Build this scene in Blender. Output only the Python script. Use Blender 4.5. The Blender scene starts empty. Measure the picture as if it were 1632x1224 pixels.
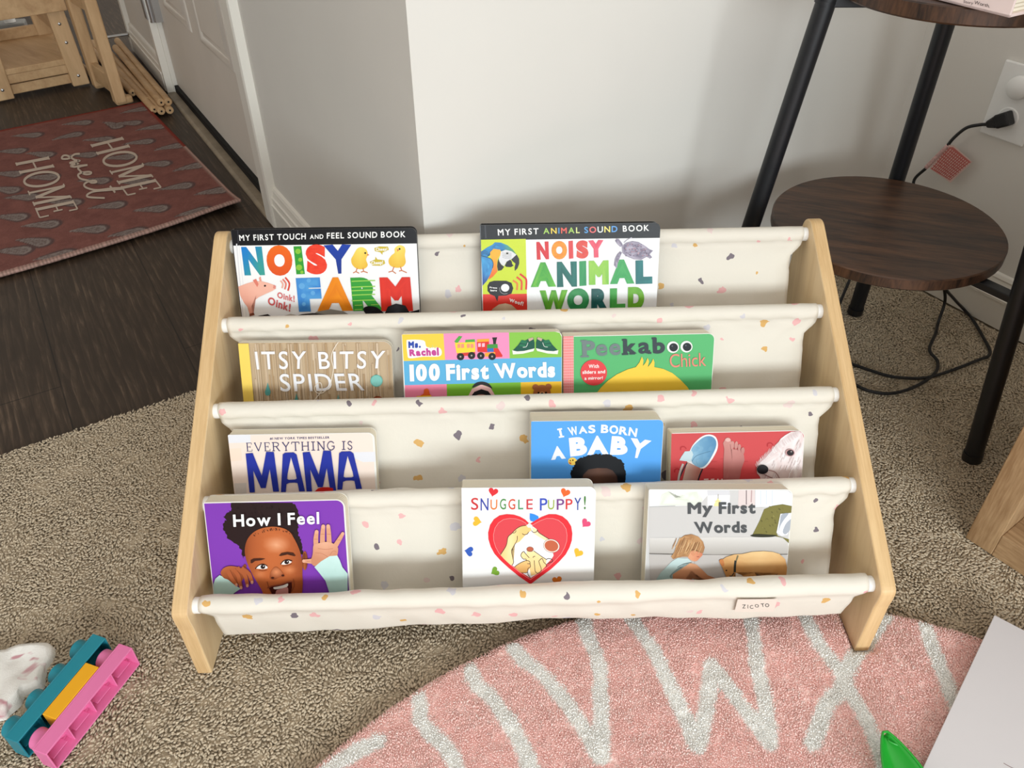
import bpy, math, random
import numpy as np
from mathutils import Vector, Matrix
from mathutils import noise as mnoise

random.seed(7)
rng = np.random.default_rng(11)
sc = bpy.context.scene
col = sc.collection

# ------------------------------------------------------------------ camera, world, light, exposure
CAM = np.array([-0.0392, -0.5142, 0.7876])
FWD = np.array([0.0235, 0.7801, -0.6252]); FWD /= np.linalg.norm(FWD)
RGT = np.array([0.9994, -0.0346, -0.0056]); RGT -= FWD * (RGT @ FWD); RGT /= np.linalg.norm(RGT)
UPV = np.cross(RGT, FWD)
FPX = 1288.11

cd = bpy.data.cameras.new('camera')
cam = bpy.data.objects.new('camera', cd)
col.objects.link(cam)
cd.sensor_fit = 'HORIZONTAL'
cd.sensor_width = 36.0
cd.lens = FPX / 1632 * 36.0
cd.clip_start = 0.01
m = Matrix.Identity(4)
for i in range(3):
    m[i][0], m[i][1], m[i][2], m[i][3] = RGT[i], UPV[i], -FWD[i], CAM[i]
cam.matrix_world = m
sc.camera = cam

sc.view_settings.view_transform = 'Standard'
sc.view_settings.look = 'None'
sc.view_settings.gamma = 1.0
sc.view_settings.use_curve_mapping = False
sc.view_settings.exposure = 0.0

world = bpy.data.worlds.new('world')
sc.world = world
world.use_nodes = True
bg = world.node_tree.nodes['Background']
bg.inputs[0].default_value = (1.0, 0.945, 0.875, 1)
bg.inputs[1].default_value = 0.96

def area_light(name, loc, target, sx, sy, power, color):
    ld = bpy.data.lights.new(name, 'AREA')
    ld.shape = 'RECTANGLE'; ld.size = sx; ld.size_y = sy; ld.energy = power; ld.color = color
    o = bpy.data.objects.new(name, ld)
    col.objects.link(o)
    o.location = loc
    o.rotation_euler = (Vector(target) - Vector(loc)).to_track_quat('-Z', 'Y').to_euler()
    return o
# daylight from the window behind the photographer, a little to the right
area_light('window_light', (0.78, -2.72, 1.00), (0.05, 0.25, 0.2), 2.3, 0.72, 70.0, (0.87, 0.96, 1.0))

# ------------------------------------------------------------------ geometry of the place
WA = math.radians(-29.4)
D = np.array([math.sin(WA), math.cos(WA), 0.0])      # direction along the door wall, away from the camera
E = np.array([math.cos(WA), -math.sin(WA), 0.0])     # across it, to the right
CORNER = np.array([-0.12, 0.398, 0.0])               # outer corner behind the shelf
RWALL = np.array([0.790, 0.655, 0.0])                # a point at the foot of the right wall

def ray(x, y):
    return FWD + RGT * ((x - 816) / FPX) - UPV * ((y - 612) / FPX)
def Pz(x, y, z=0.0):
    d = ray(x, y); return CAM + d * ((z - CAM[2]) / d[2])
def Pp(x, y, q, n):
    d = ray(x, y); q = np.asarray(q, float); n = np.asarray(n, float)
    return CAM + d * (((q - CAM) @ n) / (d @ n))

# ------------------------------------------------------------------ materials
def lin(c):
    out = []
    for v in c[:3]:
        v = v / 255.0
        out.append(v / 12.92 if v <= 0.04045 else ((v + 0.055) / 1.055) ** 2.4)
    return (out[0], out[1], out[2], 1.0)

class NT:
    def __init__(s, name):
        s.m = bpy.data.materials.new(name); s.m.use_nodes = True
        s.t = s.m.node_tree; s.n = s.t.nodes; s.l = s.t.links
        s.b = s.n['Principled BSDF']
    def new(s, typ, **kw):
        nd = s.n.new(typ)
        for k, v in kw.items():
            if k in nd.inputs: nd.inputs[k].default_value = v
            else: setattr(nd, k, v)
        return nd
    def link(s, a, b): s.l.new(a, b)
    def coords(s, kind='Object', rot=(0, 0, 0), scale=(1, 1, 1)):
        tc = s.new('ShaderNodeTexCoord'); mp = s.new('ShaderNodeMapping')
        mp.inputs['Rotation'].default_value = rot; mp.inputs['Scale'].default_value = scale
        s.link(tc.outputs[kind], mp.inputs['Vector']); return mp.outputs['Vector']
    def noise(s, vec, scale, detail=3.0, rough=0.5, dist=0.0):
        nd = s.new('ShaderNodeTexNoise'); nd.inputs['Scale'].default_value = scale
        nd.inputs['Detail'].default_value = detail; nd.inputs['Roughness'].default_value = rough
        nd.inputs['Distortion'].default_value = dist
        s.link(vec, nd.inputs['Vector']); return nd.outputs['Fac']
    def ramp(s, fac, stops, interp='LINEAR'):
        r = s.new('ShaderNodeValToRGB'); r.color_ramp.interpolation = interp
        els = r.color_ramp.elements
        while len(els) < len(stops): els.new(0.5)
        for e, (p, c) in zip(els, stops):
            e.position = p; e.color = lin(c) if max(c) > 1.001 else (c[0], c[1], c[2], 1)
        s.link(fac, r.inputs['Fac']); return r.outputs['Color']
    def mix(s, fac, a, b, mode='MIX'):
        nd = s.new('ShaderNodeMix', data_type='RGBA', blend_type=mode)
        for val, sock in ((fac, nd.inputs[0]), (a, nd.inputs[6]), (b, nd.inputs[7])):
            if hasattr(val, 'is_linked'): s.link(val, sock)
            else: sock.default_value = val
        return nd.outputs[2]
    def bump(s, h, strength, dist):
        nd = s.new('ShaderNodeBump'); nd.inputs['Strength'].default_value = strength
        nd.inputs['Distance'].default_value = dist
        s.link(h, nd.inputs['Height']); s.link(nd.outputs['Normal'], s.b.inputs['Normal'])
    def base(s, c):
        if hasattr(c, 'is_linked'): s.link(c, s.b.inputs['Base Color'])
        else: s.b.inputs['Base Color'].default_value = c
    def set(s, rough=0.5, spec=0.5, **kw):
        s.b.inputs['Roughness'].default_value = rough
        s.b.inputs['Specular IOR Level'].default_value = spec
        for k, v in kw.items(): s.b.inputs[k].default_value = v

def simple(name, c, rough=0.5, spec=0.5, var=0.0, vscale=8.0, bump=0.0, bscale=200.0, bdist=0.001, **kw):
    t = NT(name); t.set(rough, spec, **kw)
    v = t.coords()
    if var > 0:
        f = t.noise(v, vscale, 4)
        lo = tuple(max(0, x * (1 - var)) for x in c); hi = tuple(min(255, x * (1 + var)) for x in c)
        t.base(t.ramp(f, [(0.3, lo), (0.7, hi)]))
    else: t.base(lin(c))
    if bump > 0: t.bump(t.noise(v, bscale, 3), bump, bdist)
    return t.m

def wood(name, dark, light, rot=(0, 0, 0), scale=(1, 1, 1), nscale=6.0, rough=0.45, spec=0.4, fine=0.4, bump=0.1, contrast=(0.3, 0.7)):
    """grain runs along the mapped x axis, which scale keeps long"""
    t = NT(name); t.set(rough, spec)
    v0 = t.coords('Object', rot, (1, 1, 1))
    mp = t.new('ShaderNodeMapping'); mp.inputs['Scale'].default_value = scale; t.link(v0, mp.inputs['Vector']); v = mp.outputs['Vector']
    f1 = t.noise(v, nscale, 4, 0.6, 0.6)
    f2 = t.noise(v, nscale * 7, 3, 0.6)
    mx = t.new('ShaderNodeMath', operation='MULTIPLY_ADD')
    t.link(f2, mx.inputs[0]); mx.inputs[1].default_value = fine; t.link(f1, mx.inputs[2])
    sb = t.new('ShaderNodeMath', operation='SUBTRACT'); t.link(mx.outputs[0], sb.inputs[0]); sb.inputs[1].default_value = fine * 0.5
    t.base(t.ramp(sb.outputs[0], [(contrast[0], dark), (contrast[1], light)]))
    if bump: t.bump(f2, bump, 0.0006)
    return t.m

M = {}
M['wall'] = simple('wall_paint', (222, 219, 213), 0.85, 0.2, 0.012, 3.0, 0.05, 260.0, 0.0006)
M['trim'] = simple('trim_paint', (232, 228, 219), 0.42, 0.4)
M['door'] = simple('door_paint', (220, 213, 203), 0.5, 0.4, 0.02, 4.0)
M['dark_gap'] = simple('black_rubber', (14, 13, 13), 0.7, 0.3)
M['threshold'] = simple('threshold_metal', (140, 126, 106), 0.45, 0.5, 0.12, 20.0)
M['steel'] = simple('steel', (190, 190, 190), 0.3, 0.5, Metallic=0.9)
M['white_plastic'] = simple('white_plastic', (240, 240, 238), 0.3, 0.5)
M['grey_plastic'] = simple('grey_plastic', (150, 150, 148), 0.5, 0.4)
M['black_metal'] = simple('black_powder_coat', (17, 19, 24), 0.42, 0.5)
M['black_plastic'] = simple('black_plastic', (20, 20, 22), 0.45, 0.5)
M['page'] = None

# light oak laminate, grain following the slope of the side panel
M['panel_face'] = wood('oak_laminate', (218, 188, 144), (238, 212, 170), (math.radians(14), 0, 0), (6, 13, 1.3), 2.6, 0.45, 0.3, 0.3, 0.03)
M['panel_edge'] = wood('oak_edge_band', (200, 163, 114), (224, 191, 143), (math.radians(-30.4), 0, 0), (26, 1.2, 1.2), 4.0, 0.45, 0.3, 0.5, 0.03)
M['pine'] = wood('pine', (186, 150, 110), (214, 180, 138), (0, 0, 0), (9, 9, 1.4), 2.4, 0.55, 0.3, 0.3, 0.03)
M['pine_flat'] = wood('pine_board', (182, 146, 106), (208, 174, 132), (0, 0, math.radians(40)), (1.6, 12, 9), 2.2, 0.55, 0.3, 0.3, 0.03)
M['box_wood'] = wood('oak_veneer', (150, 118, 84), (190, 158, 120), (0, 0, 0), (10, 10, 1.0), 5.0, 0.55, 0.3, 0.7, 0.06)
M['box_wood_flat'] = wood('oak_veneer_board', (150, 118, 84), (192, 160, 122), (0, 0, math.radians(60)), (1.0, 14, 9), 5.0, 0.55, 0.3, 0.7, 0.06)
M['rustic'] = wood('rustic_brown_wood', (40, 27, 21), (92, 62, 42), (0, 0, math.radians(20)), (1.3, 11, 9), 3.6, 0.42, 0.45, 0.45, 0.06, (0.34, 0.72))
M['rustic_edge'] = wood('rustic_brown_edge', (32, 22, 17), (86, 58, 40), (0, 0, 0), (9, 9, 1.5), 5.0, 0.45, 0.4, 0.6, 0.06)

def mat_floor():
    t = NT('dark_plank_floor'); t.set(0.5, 0.35)
    v = t.coords('Object', (0, 0, -(math.pi / 2 - WA)), (1, 1, 1))
    mp = t.new('ShaderNodeMapping'); mp.inputs['Scale'].default_value = (1.3, 13, 1); t.link(v, mp.inputs['Vector'])
    w = t.new('ShaderNodeTexWave', wave_type='BANDS', bands_direction='Y', wave_profile='SAW')
    w.inputs['Scale'].default_value = 1.9; w.inputs['Distortion'].default_value = 14.0
    w.inputs['Detail'].default_value = 3.0; w.inputs['Detail Scale'].default_value = 0.7
    t.link(mp.outputs['Vector'], w.inputs['Vector'])
    f = t.noise(mp.outputs['Vector'], 9.0, 5, 0.65, 0.4)
    big = t.noise(v, 3.0, 2)
    ad = t.new('ShaderNodeMath', operation='MULTIPLY_ADD'); t.link(w.outputs['Fac'], ad.inputs[0]); ad.inputs[1].default_value = 0.20; t.link(f, ad.inputs[2])
    ad2 = t.new('ShaderNodeMath', operation='MULTIPLY_ADD'); t.link(big, ad2.inputs[0]); ad2.inputs[1].default_value = 0.35; t.link(ad.outputs[0], ad2.inputs[2])
    c = t.ramp(ad2.outputs[0], [(0.45, (48, 37, 28)), (0.75, (57, 45, 35)), (0.9, (72, 58, 46)), (1.0, (98, 81, 66))])
    br = t.new('ShaderNodeTexBrick'); br.offset = 0.37
    br.inputs['Scale'].default_value = 1.0; br.inputs['Brick Width'].default_value = 1.25; br.inputs['Row Height'].default_value = 0.19
    br.inputs['Mortar Size'].default_value = 0.0012; br.inputs['Mortar Smooth'].default_value = 0.2
    br.inputs['Color1'].default_value = (0.93, 0.93, 0.93, 1); br.inputs['Color2'].default_value = (1.06, 1.05, 1.04, 1); br.inputs['Mortar'].default_value = (0.3, 0.3, 0.3, 1)
    t.link(v, br.inputs['Vector'])
    t.base(t.mix(1.0, c, br.outputs['Color'], 'MULTIPLY'))
    t.bump(ad.outputs[0], 0.25, 0.0015)
    return t.m
M['floor'] = mat_floor()

M['carpet'] = None

def mat_pile(name, attr, rough=0.95, scale=420.0, dark=0.86, bump=0.7, bdist=0.002):
    """pile whose dye comes from a colour attribute, broken up by fibre noise"""
    t = NT(name); t.set(rough, 0.1)
    at = t.new('ShaderNodeAttribute', attribute_name=attr)
    v = t.coords()
    f = t.noise(v, scale, 3, 0.7)
    r = t.ramp(f, [(0.3, (dark, dark, dark)), (0.65, (1.0, 1.0, 1.0))])
    t.base(t.mix(1.0, at.outputs['Color'], r, 'MULTIPLY'))
    t.bump(f, bump, bdist)
    return t.m
M['carpet'] = mat_pile('beige_carpet_yarn', 'Col', 0.95, 900.0, 0.84, 0.35, 0.0008)
M['rug'] = mat_pile('pink_rug_pile', 'Col', 0.95, 420.0, 0.94, 0.3, 0.001)
M['mat'] = mat_pile('doormat_weave', 'Col', 0.95, 500.0, 0.72, 0.5, 0.001)

def mat_print(name, rough, coat=0.0):
    t = NT(name); t.set(rough, 0.14)
    at = t.new('ShaderNodeAttribute', attribute_name='Col')
    t.base(t.mix(1.0, at.outputs['Color'], (0.90, 0.90, 0.90, 1), 'MULTIPLY'))
    t.b.inputs['Coat Weight'].default_value = coat; t.b.inputs['Coat Roughness'].default_value = 0.12
    return t.m
M['print'] = mat_print('printed_cover', 0.42, 0.0)
M['print_gloss'] = mat_print('printed_cover_gloss', 0.3, 0.06)
M['print_matt'] = mat_print('printed_matt', 0.7)
def mat_foil():
    t = NT('printed_cover_glitter'); t.set(0.34, 0.25)
    at = t.new('ShaderNodeAttribute', attribute_name='Col'); t.base(t.mix(1.0, at.outputs['Color'], (0.90, 0.90, 0.90, 1), 'MULTIPLY'))
    t.bump(t.noise(t.coords(), 700.0, 4, 0.8), 0.35, 0.0006)
    t.b.inputs['Coat Weight'].default_value = 0.05; t.b.inputs['Coat Roughness'].default_value = 0.25
    return t.m
M['print_foil'] = mat_foil()

def mat_pages():
    t = NT('board_pages'); t.set(0.8, 0.2)
    v = t.coords('Object', (0, 0, 0), (1, 1, 260))
    w = t.new('ShaderNodeTexWave', wave_type='BANDS', bands_direction='Z'); w.inputs['Scale'].default_value = 0.32; w.inputs['Distortion'].default_value = 0.3
    t.link(v, w.inputs['Vector'])
    t.base(t.ramp(w.outputs['Fac'], [(0.04, (196, 184, 160)), (0.2, (238, 230, 210)), (0.6, (243, 236, 218))]))
    return t.m
M['page'] = mat_pages()
M['cover_white'] = simple('cover_board_white', (228, 226, 220), 0.45, 0.4)
M['cover_black'] = simple('cover_board_black', (22, 22, 26), 0.3, 0.5)

def mat_fabric():
    t = NT('cream_terrazzo_fabric'); t.set(0.72, 0.25)
    tc = t.new('ShaderNodeTexCoord'); uv = tc.outputs['UV']
    nz = t.new('ShaderNodeTexNoise'); nz.inputs['Scale'].default_value = 130.0; nz.inputs['Detail'].default_value = 1.0; t.link(uv, nz.inputs['Vector'])
    sub = t.new('ShaderNodeVectorMath', operation='SUBTRACT'); t.link(nz.outputs['Color'], sub.inputs[0]); sub.inputs[1].default_value = (0.5, 0.5, 0.5)
    va = t.new('ShaderNodeVectorMath', operation='MULTIPLY_ADD'); t.link(sub.outputs[0], va.inputs[0]); va.inputs[1].default_value = (0.010, 0.010, 0); t.link(uv, va.inputs[2])
    vo = t.new('ShaderNodeTexVoronoi'); vo.voronoi_dimensions = '2D'; vo.inputs['Scale'].default_value = 25.0; vo.inputs['Randomness'].default_value = 0.85
    t.link(va.outputs[0], vo.inputs['Vector'])
    sep = t.new('ShaderNodeSeparateColor'); t.link(vo.outputs['Color'], sep.inputs[0])
    # size of the fleck varies from cell to cell
    sz = t.new('ShaderNodeMapRange'); sz.inputs['To Min'].default_value = 0.05; sz.inputs['To Max'].default_value = 0.145; t.link(sep.outputs[1], sz.inputs['Value'])
    lt = t.new('ShaderNodeMath', operation='LESS_THAN'); t.link(vo.outputs['Distance'], lt.inputs[0]); t.link(sz.outputs[0], lt.inputs[1])
    fl = t.ramp(sep.outputs[0], [(0.0, (230, 178, 178)), (0.30, (214, 170, 104)), (0.50, (122, 112, 120)), (0.64, (206, 203, 208)), (0.82, (224, 204, 200))], 'CONSTANT')
    t.base(t.mix(lt.outputs[0], lin((224, 218, 206)), fl))
    t.b.inputs['Transmission Weight'].default_value = 0.0
    v = t.coords()
    t.bump(t.noise(v, 55.0, 4, 0.6, 0.5), 0.18, 0.003)
    return t.m
M['fabric'] = mat_fabric()
M['teal'] = simple('teal_plastic', (36, 138, 156), 0.3, 0.5)
M['pink'] = simple('pink_plastic', (238, 128, 180), 0.3, 0.5)
M['yellow'] = simple('yellow_plastic', (246, 178, 34), 0.3, 0.5)
M['green'] = simple('green_plastic', (36, 160, 50), 0.28, 0.5)
M['board'] = simple('white_board_surface', (222, 218, 220), 0.4, 0.4, 0.01, 6.0)
M['board_edge'] = simple('cream_board_edge', (228, 220, 206), 0.7, 0.3)

def mat_cloth():
    t = NT('white_printed_cloth'); t.set(0.95, 0.1)
    v = t.coords()
    f = t.noise(v, 24.0, 3, 0.5, 1.0)
    c = t.ramp(f, [(0.0, (248, 245, 240)), (0.58, (248, 245, 240)), (0.63, (206, 150, 158)), (0.68, (222, 180, 184)), (0.74, (180, 160, 160)), (0.78, (236, 232, 226))])
    t.base(c); t.bump(t.noise(v, 420.0, 4, 0.8), 0.5, 0.002)
    return t.m
M['cloth'] = mat_cloth()

# ------------------------------------------------------------------ mesh helpers
class MB:
    def __init__(s): s.v = []; s.f = []; s.mi = []; s.uv = None
    def add(s, verts, faces, mi=0):
        o = len(s.v); s.v += [tuple(map(float, p)) for p in verts]
        s.f += [tuple(i + o for i in fc) for fc in faces]; s.mi += [mi] * len(faces); return s
    def obox(s, o, a, b, c, mi=0):
        """box from corner o along the three edge vectors a, b, c"""
        o, a, b, c = (np.asarray(q, float) for q in (o, a, b, c))
        P = [o, o + a, o + a + b, o + b, o + c, o + a + c, o + a + b + c, o + b + c]
        F = [(0, 3, 2, 1), (4, 5, 6, 7), (0, 1, 5, 4), (1, 2, 6, 5), (2, 3, 7, 6), (3, 0, 4, 7)]
        if np.dot(np.cross(a, b), c) < 0: F = [tuple(reversed(f)) for f in F]
        return s.add(P, F, mi)
    def box(s, lo, hi, mi=0):
        return s.obox(lo, (hi[0] - lo[0], 0, 0), (0, hi[1] - lo[1], 0), (0, 0, hi[2] - lo[2]), mi)
    def tube(s, path, r, n=14, mi=0, cap=True):
        path = [np.asarray(p, float) for p in path]
        rs = r if hasattr(r, '__len__') else [r] * len(path)
        rings = []; up = None
        for i, p in enumerate(path):
            a = path[max(i - 1, 0)]; b = path[min(i + 1, len(path) - 1)]
            t = b - a; t = t / (np.linalg.norm(t) + 1e-12)
            if up is None:
                up = np.array([0, 0, 1.0]) if abs(t[2]) < 0.9 else np.array([1.0, 0, 0])
            x = np.cross(up, t); x /= np.linalg.norm(x); y = np.cross(t, x); up = y
            rings.append([p + rs[i] * (math.cos(k * 2 * math.pi / n) * x + math.sin(k * 2 * math.pi / n) * y) for k in range(n)])
        V = [q for rg in rings for q in rg]; F = []
        for i in range(len(path) - 1):
            for k in range(n):
                a = i * n + k; b = i * n + (k + 1) % n
                F.append((a, b, b + n, a + n))
        if cap:
            F.append(tuple(reversed(range(n)))); F.append(tuple(range((len(path) - 1) * n, len(path) * n)))
        return s.add(V, F, mi)
    def prism(s, poly, off, mi=0, side=None):
        """poly: 3D outline; off: extrusion vector"""
        n = len(poly); P = [np.asarray(p, float) for p in poly]; off = np.asarray(off, float)
        V = P + [p + off for p in P]
        nrm = sum((np.cross(P[i], P[(i + 1) % n]) for i in range(n)), np.zeros(3))
        F1 = [tuple(range(n))[::-1], tuple(range(n, 2 * n))]
        F2 = [(i, (i + 1) % n, (i + 1) % n + n, i + n) for i in range(n)]
        if nrm @ off < 0:
            F1 = [tuple(reversed(f)) for f in F1]; F2 = [tuple(reversed(f)) for f in F2]
        s.add(V, F1, mi); o = len(s.v) - 2 * n
        s.f += [tuple(i + o for i in f) for f in F2]; s.mi += [mi if side is None else side] * n
        return s
    def lathe(s, prof, o=(0, 0, 0), ax=(0, 0, 1), n=48, mi=0):
        o = np.asarray(o, float); ax = np.asarray(ax, float); ax /= np.linalg.norm(ax)
        h = np.array([1.0, 0, 0]) if abs(ax[0]) < 0.9 else np.array([0, 1.0, 0])
        x = np.cross(ax, h); x /= np.linalg.norm(x); y = np.cross(ax, x)
        V = [o + ax * z + r * (math.cos(k * 2 * math.pi / n) * x + math.sin(k * 2 * math.pi / n) * y) for r, z in prof for k in range(n)]
        F = []
        for i in range(len(prof) - 1):
            for k in range(n):
                a = i * n + k; b = i * n + (k + 1) % n; F.append((a, b, b + n, a + n))
        return s.add(V, F, mi)
    def grid(s, P, nu, nv, mi=0, flip=False):
        F = [(i * nv + j, (i + 1) * nv + j, (i + 1) * nv + j + 1, i * nv + j + 1) for i in range(nu - 1) for j in range(nv - 1)]
        if flip: F = [tuple(reversed(f)) for f in F]
        return s.add(P, F, mi)
    def build(s, name, mats, parent=None, smooth=False, bevel=0.0, angle=40):
        me = bpy.data.meshes.new(name)
        me.from_pydata(s.v, [], s.f)
        for q in (mats if isinstance(mats, (list, tuple)) else [mats]): me.materials.append(q)
        me.polygons.foreach_set('material_index', s.mi)
        if s.uv is not None:
            ul = me.uv_layers.new(name='UVMap')
            li = np.zeros(len(me.loops), dtype=np.int32); me.loops.foreach_get('vertex_index', li)
            ul.data.foreach_set('uv', np.asarray(s.uv, dtype=np.float32)[li].ravel())
        if smooth:
            me.polygons.foreach_set('use_smooth', [True] * len(me.polygons))
            if smooth != 'all': me.set_sharp_from_angle(angle=math.radians(angle))
        me.update()
        o = bpy.data.objects.new(name, me); col.objects.link(o)
        if parent is not None: o.parent = parent
        if bevel > 0:
            bv = o.modifiers.new('bevel', 'BEVEL'); bv.width = bevel; bv.segments = 2; bv.limit_method = 'ANGLE'; bv.angle_limit = math.radians(40)
        return o

def tag(o, label=None, cat=None, group=None, kind=None):
    if label: o['label'] = label
    if cat: o['category'] = cat
    if group: o['group'] = group
    if kind: o['kind'] = kind
    return o
def empty(name, loc=(0, 0, 0), mat=None):
    o = bpy.data.objects.new(name, None); col.objects.link(o); o.empty_display_size = 0.05
    if mat is not None: o.matrix_world = mat
    else: o.location = loc
    return o
def rel(o, parent):
    """keep world coordinates for a part modelled in place (parents are only translated)"""
    o.parent = parent; o.matrix_parent_inverse = Matrix.Translation(parent.location).inverted(); return o
def set_col(me, cols):
    at = me.color_attributes.new('Col', 'FLOAT_COLOR', 'POINT')
    at.data.foreach_set('color', np.asarray(cols, dtype=np.float32).ravel())

def catmull(pts, closed=False, k=6):
    P = [np.asarray(p, float) for p in pts]; n = len(P); out = []
    rngi = range(n) if closed else range(n - 1)
    for i in rngi:
        if closed: a, b, c, d = P[(i - 1) % n], P[i], P[(i + 1) % n], P[(i + 2) % n]
        else: a, b, c, d = P[max(i - 1, 0)], P[i], P[i + 1], P[min(i + 2, n - 1)]
        for j in range(k):
            t = j / k
            out.append(0.5 * ((2 * b) + (c - a) * t + (2 * a - 5 * b + 4 * c - d) * t * t + (3 * b - a - 3 * c + d) * t ** 3))
    if not closed: out.append(P[-1])
    return out

# ------------------------------------------------------------------ letter shapes from the built-in typeface
_gl = {}
def glyph(ch):
    """(verts 2D in cap-height units, faces, boundary loops) of a character"""
    if ch in _gl: return _gl[ch]
    c = bpy.data.curves.new('glyph', 'FONT'); c.body = ch; c.resolution_u = 5
    o = bpy.data.objects.new('glyph', c); col.objects.link(o)
    dg = bpy.context.evaluated_depsgraph_get(); dg.update()
    me = o.evaluated_get(dg).to_mesh()
    V = np.array([(v.co.x, v.co.y) for v in me.vertices]) if len(me.vertices) else np.zeros((0, 2))
    F = [tuple(p.vertices) for p in me.polygons]
    cnt = {}
    for f in F:
        for i in range(len(f)):
            e = (f[i], f[(i + 1) % len(f)]); cnt[e] = 1
    nxt = {a: b for (a, b) in cnt if (b, a) not in cnt}
    loops = []; seen = set()
    for a in list(nxt):
        if a in seen: continue
        lp = []; q = a
        while q in nxt and q not in seen: seen.add(q); lp.append(q); q = nxt[q]
        if len(lp) > 2: loops.append(lp)
    o.evaluated_get(dg).to_mesh_clear()
    bpy.data.objects.remove(o); bpy.data.curves.remove(c)
    global _cap
    if '_cap' not in globals(): _cap = 1.0
    _gl[ch] = (V / _cap, F, loops)
    return _gl[ch]
_cap = 1.0
_h = glyph('H'); _cap = float(_h[0][:, 1].max() - _h[0][:, 1].min()); _gl.clear()

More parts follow.
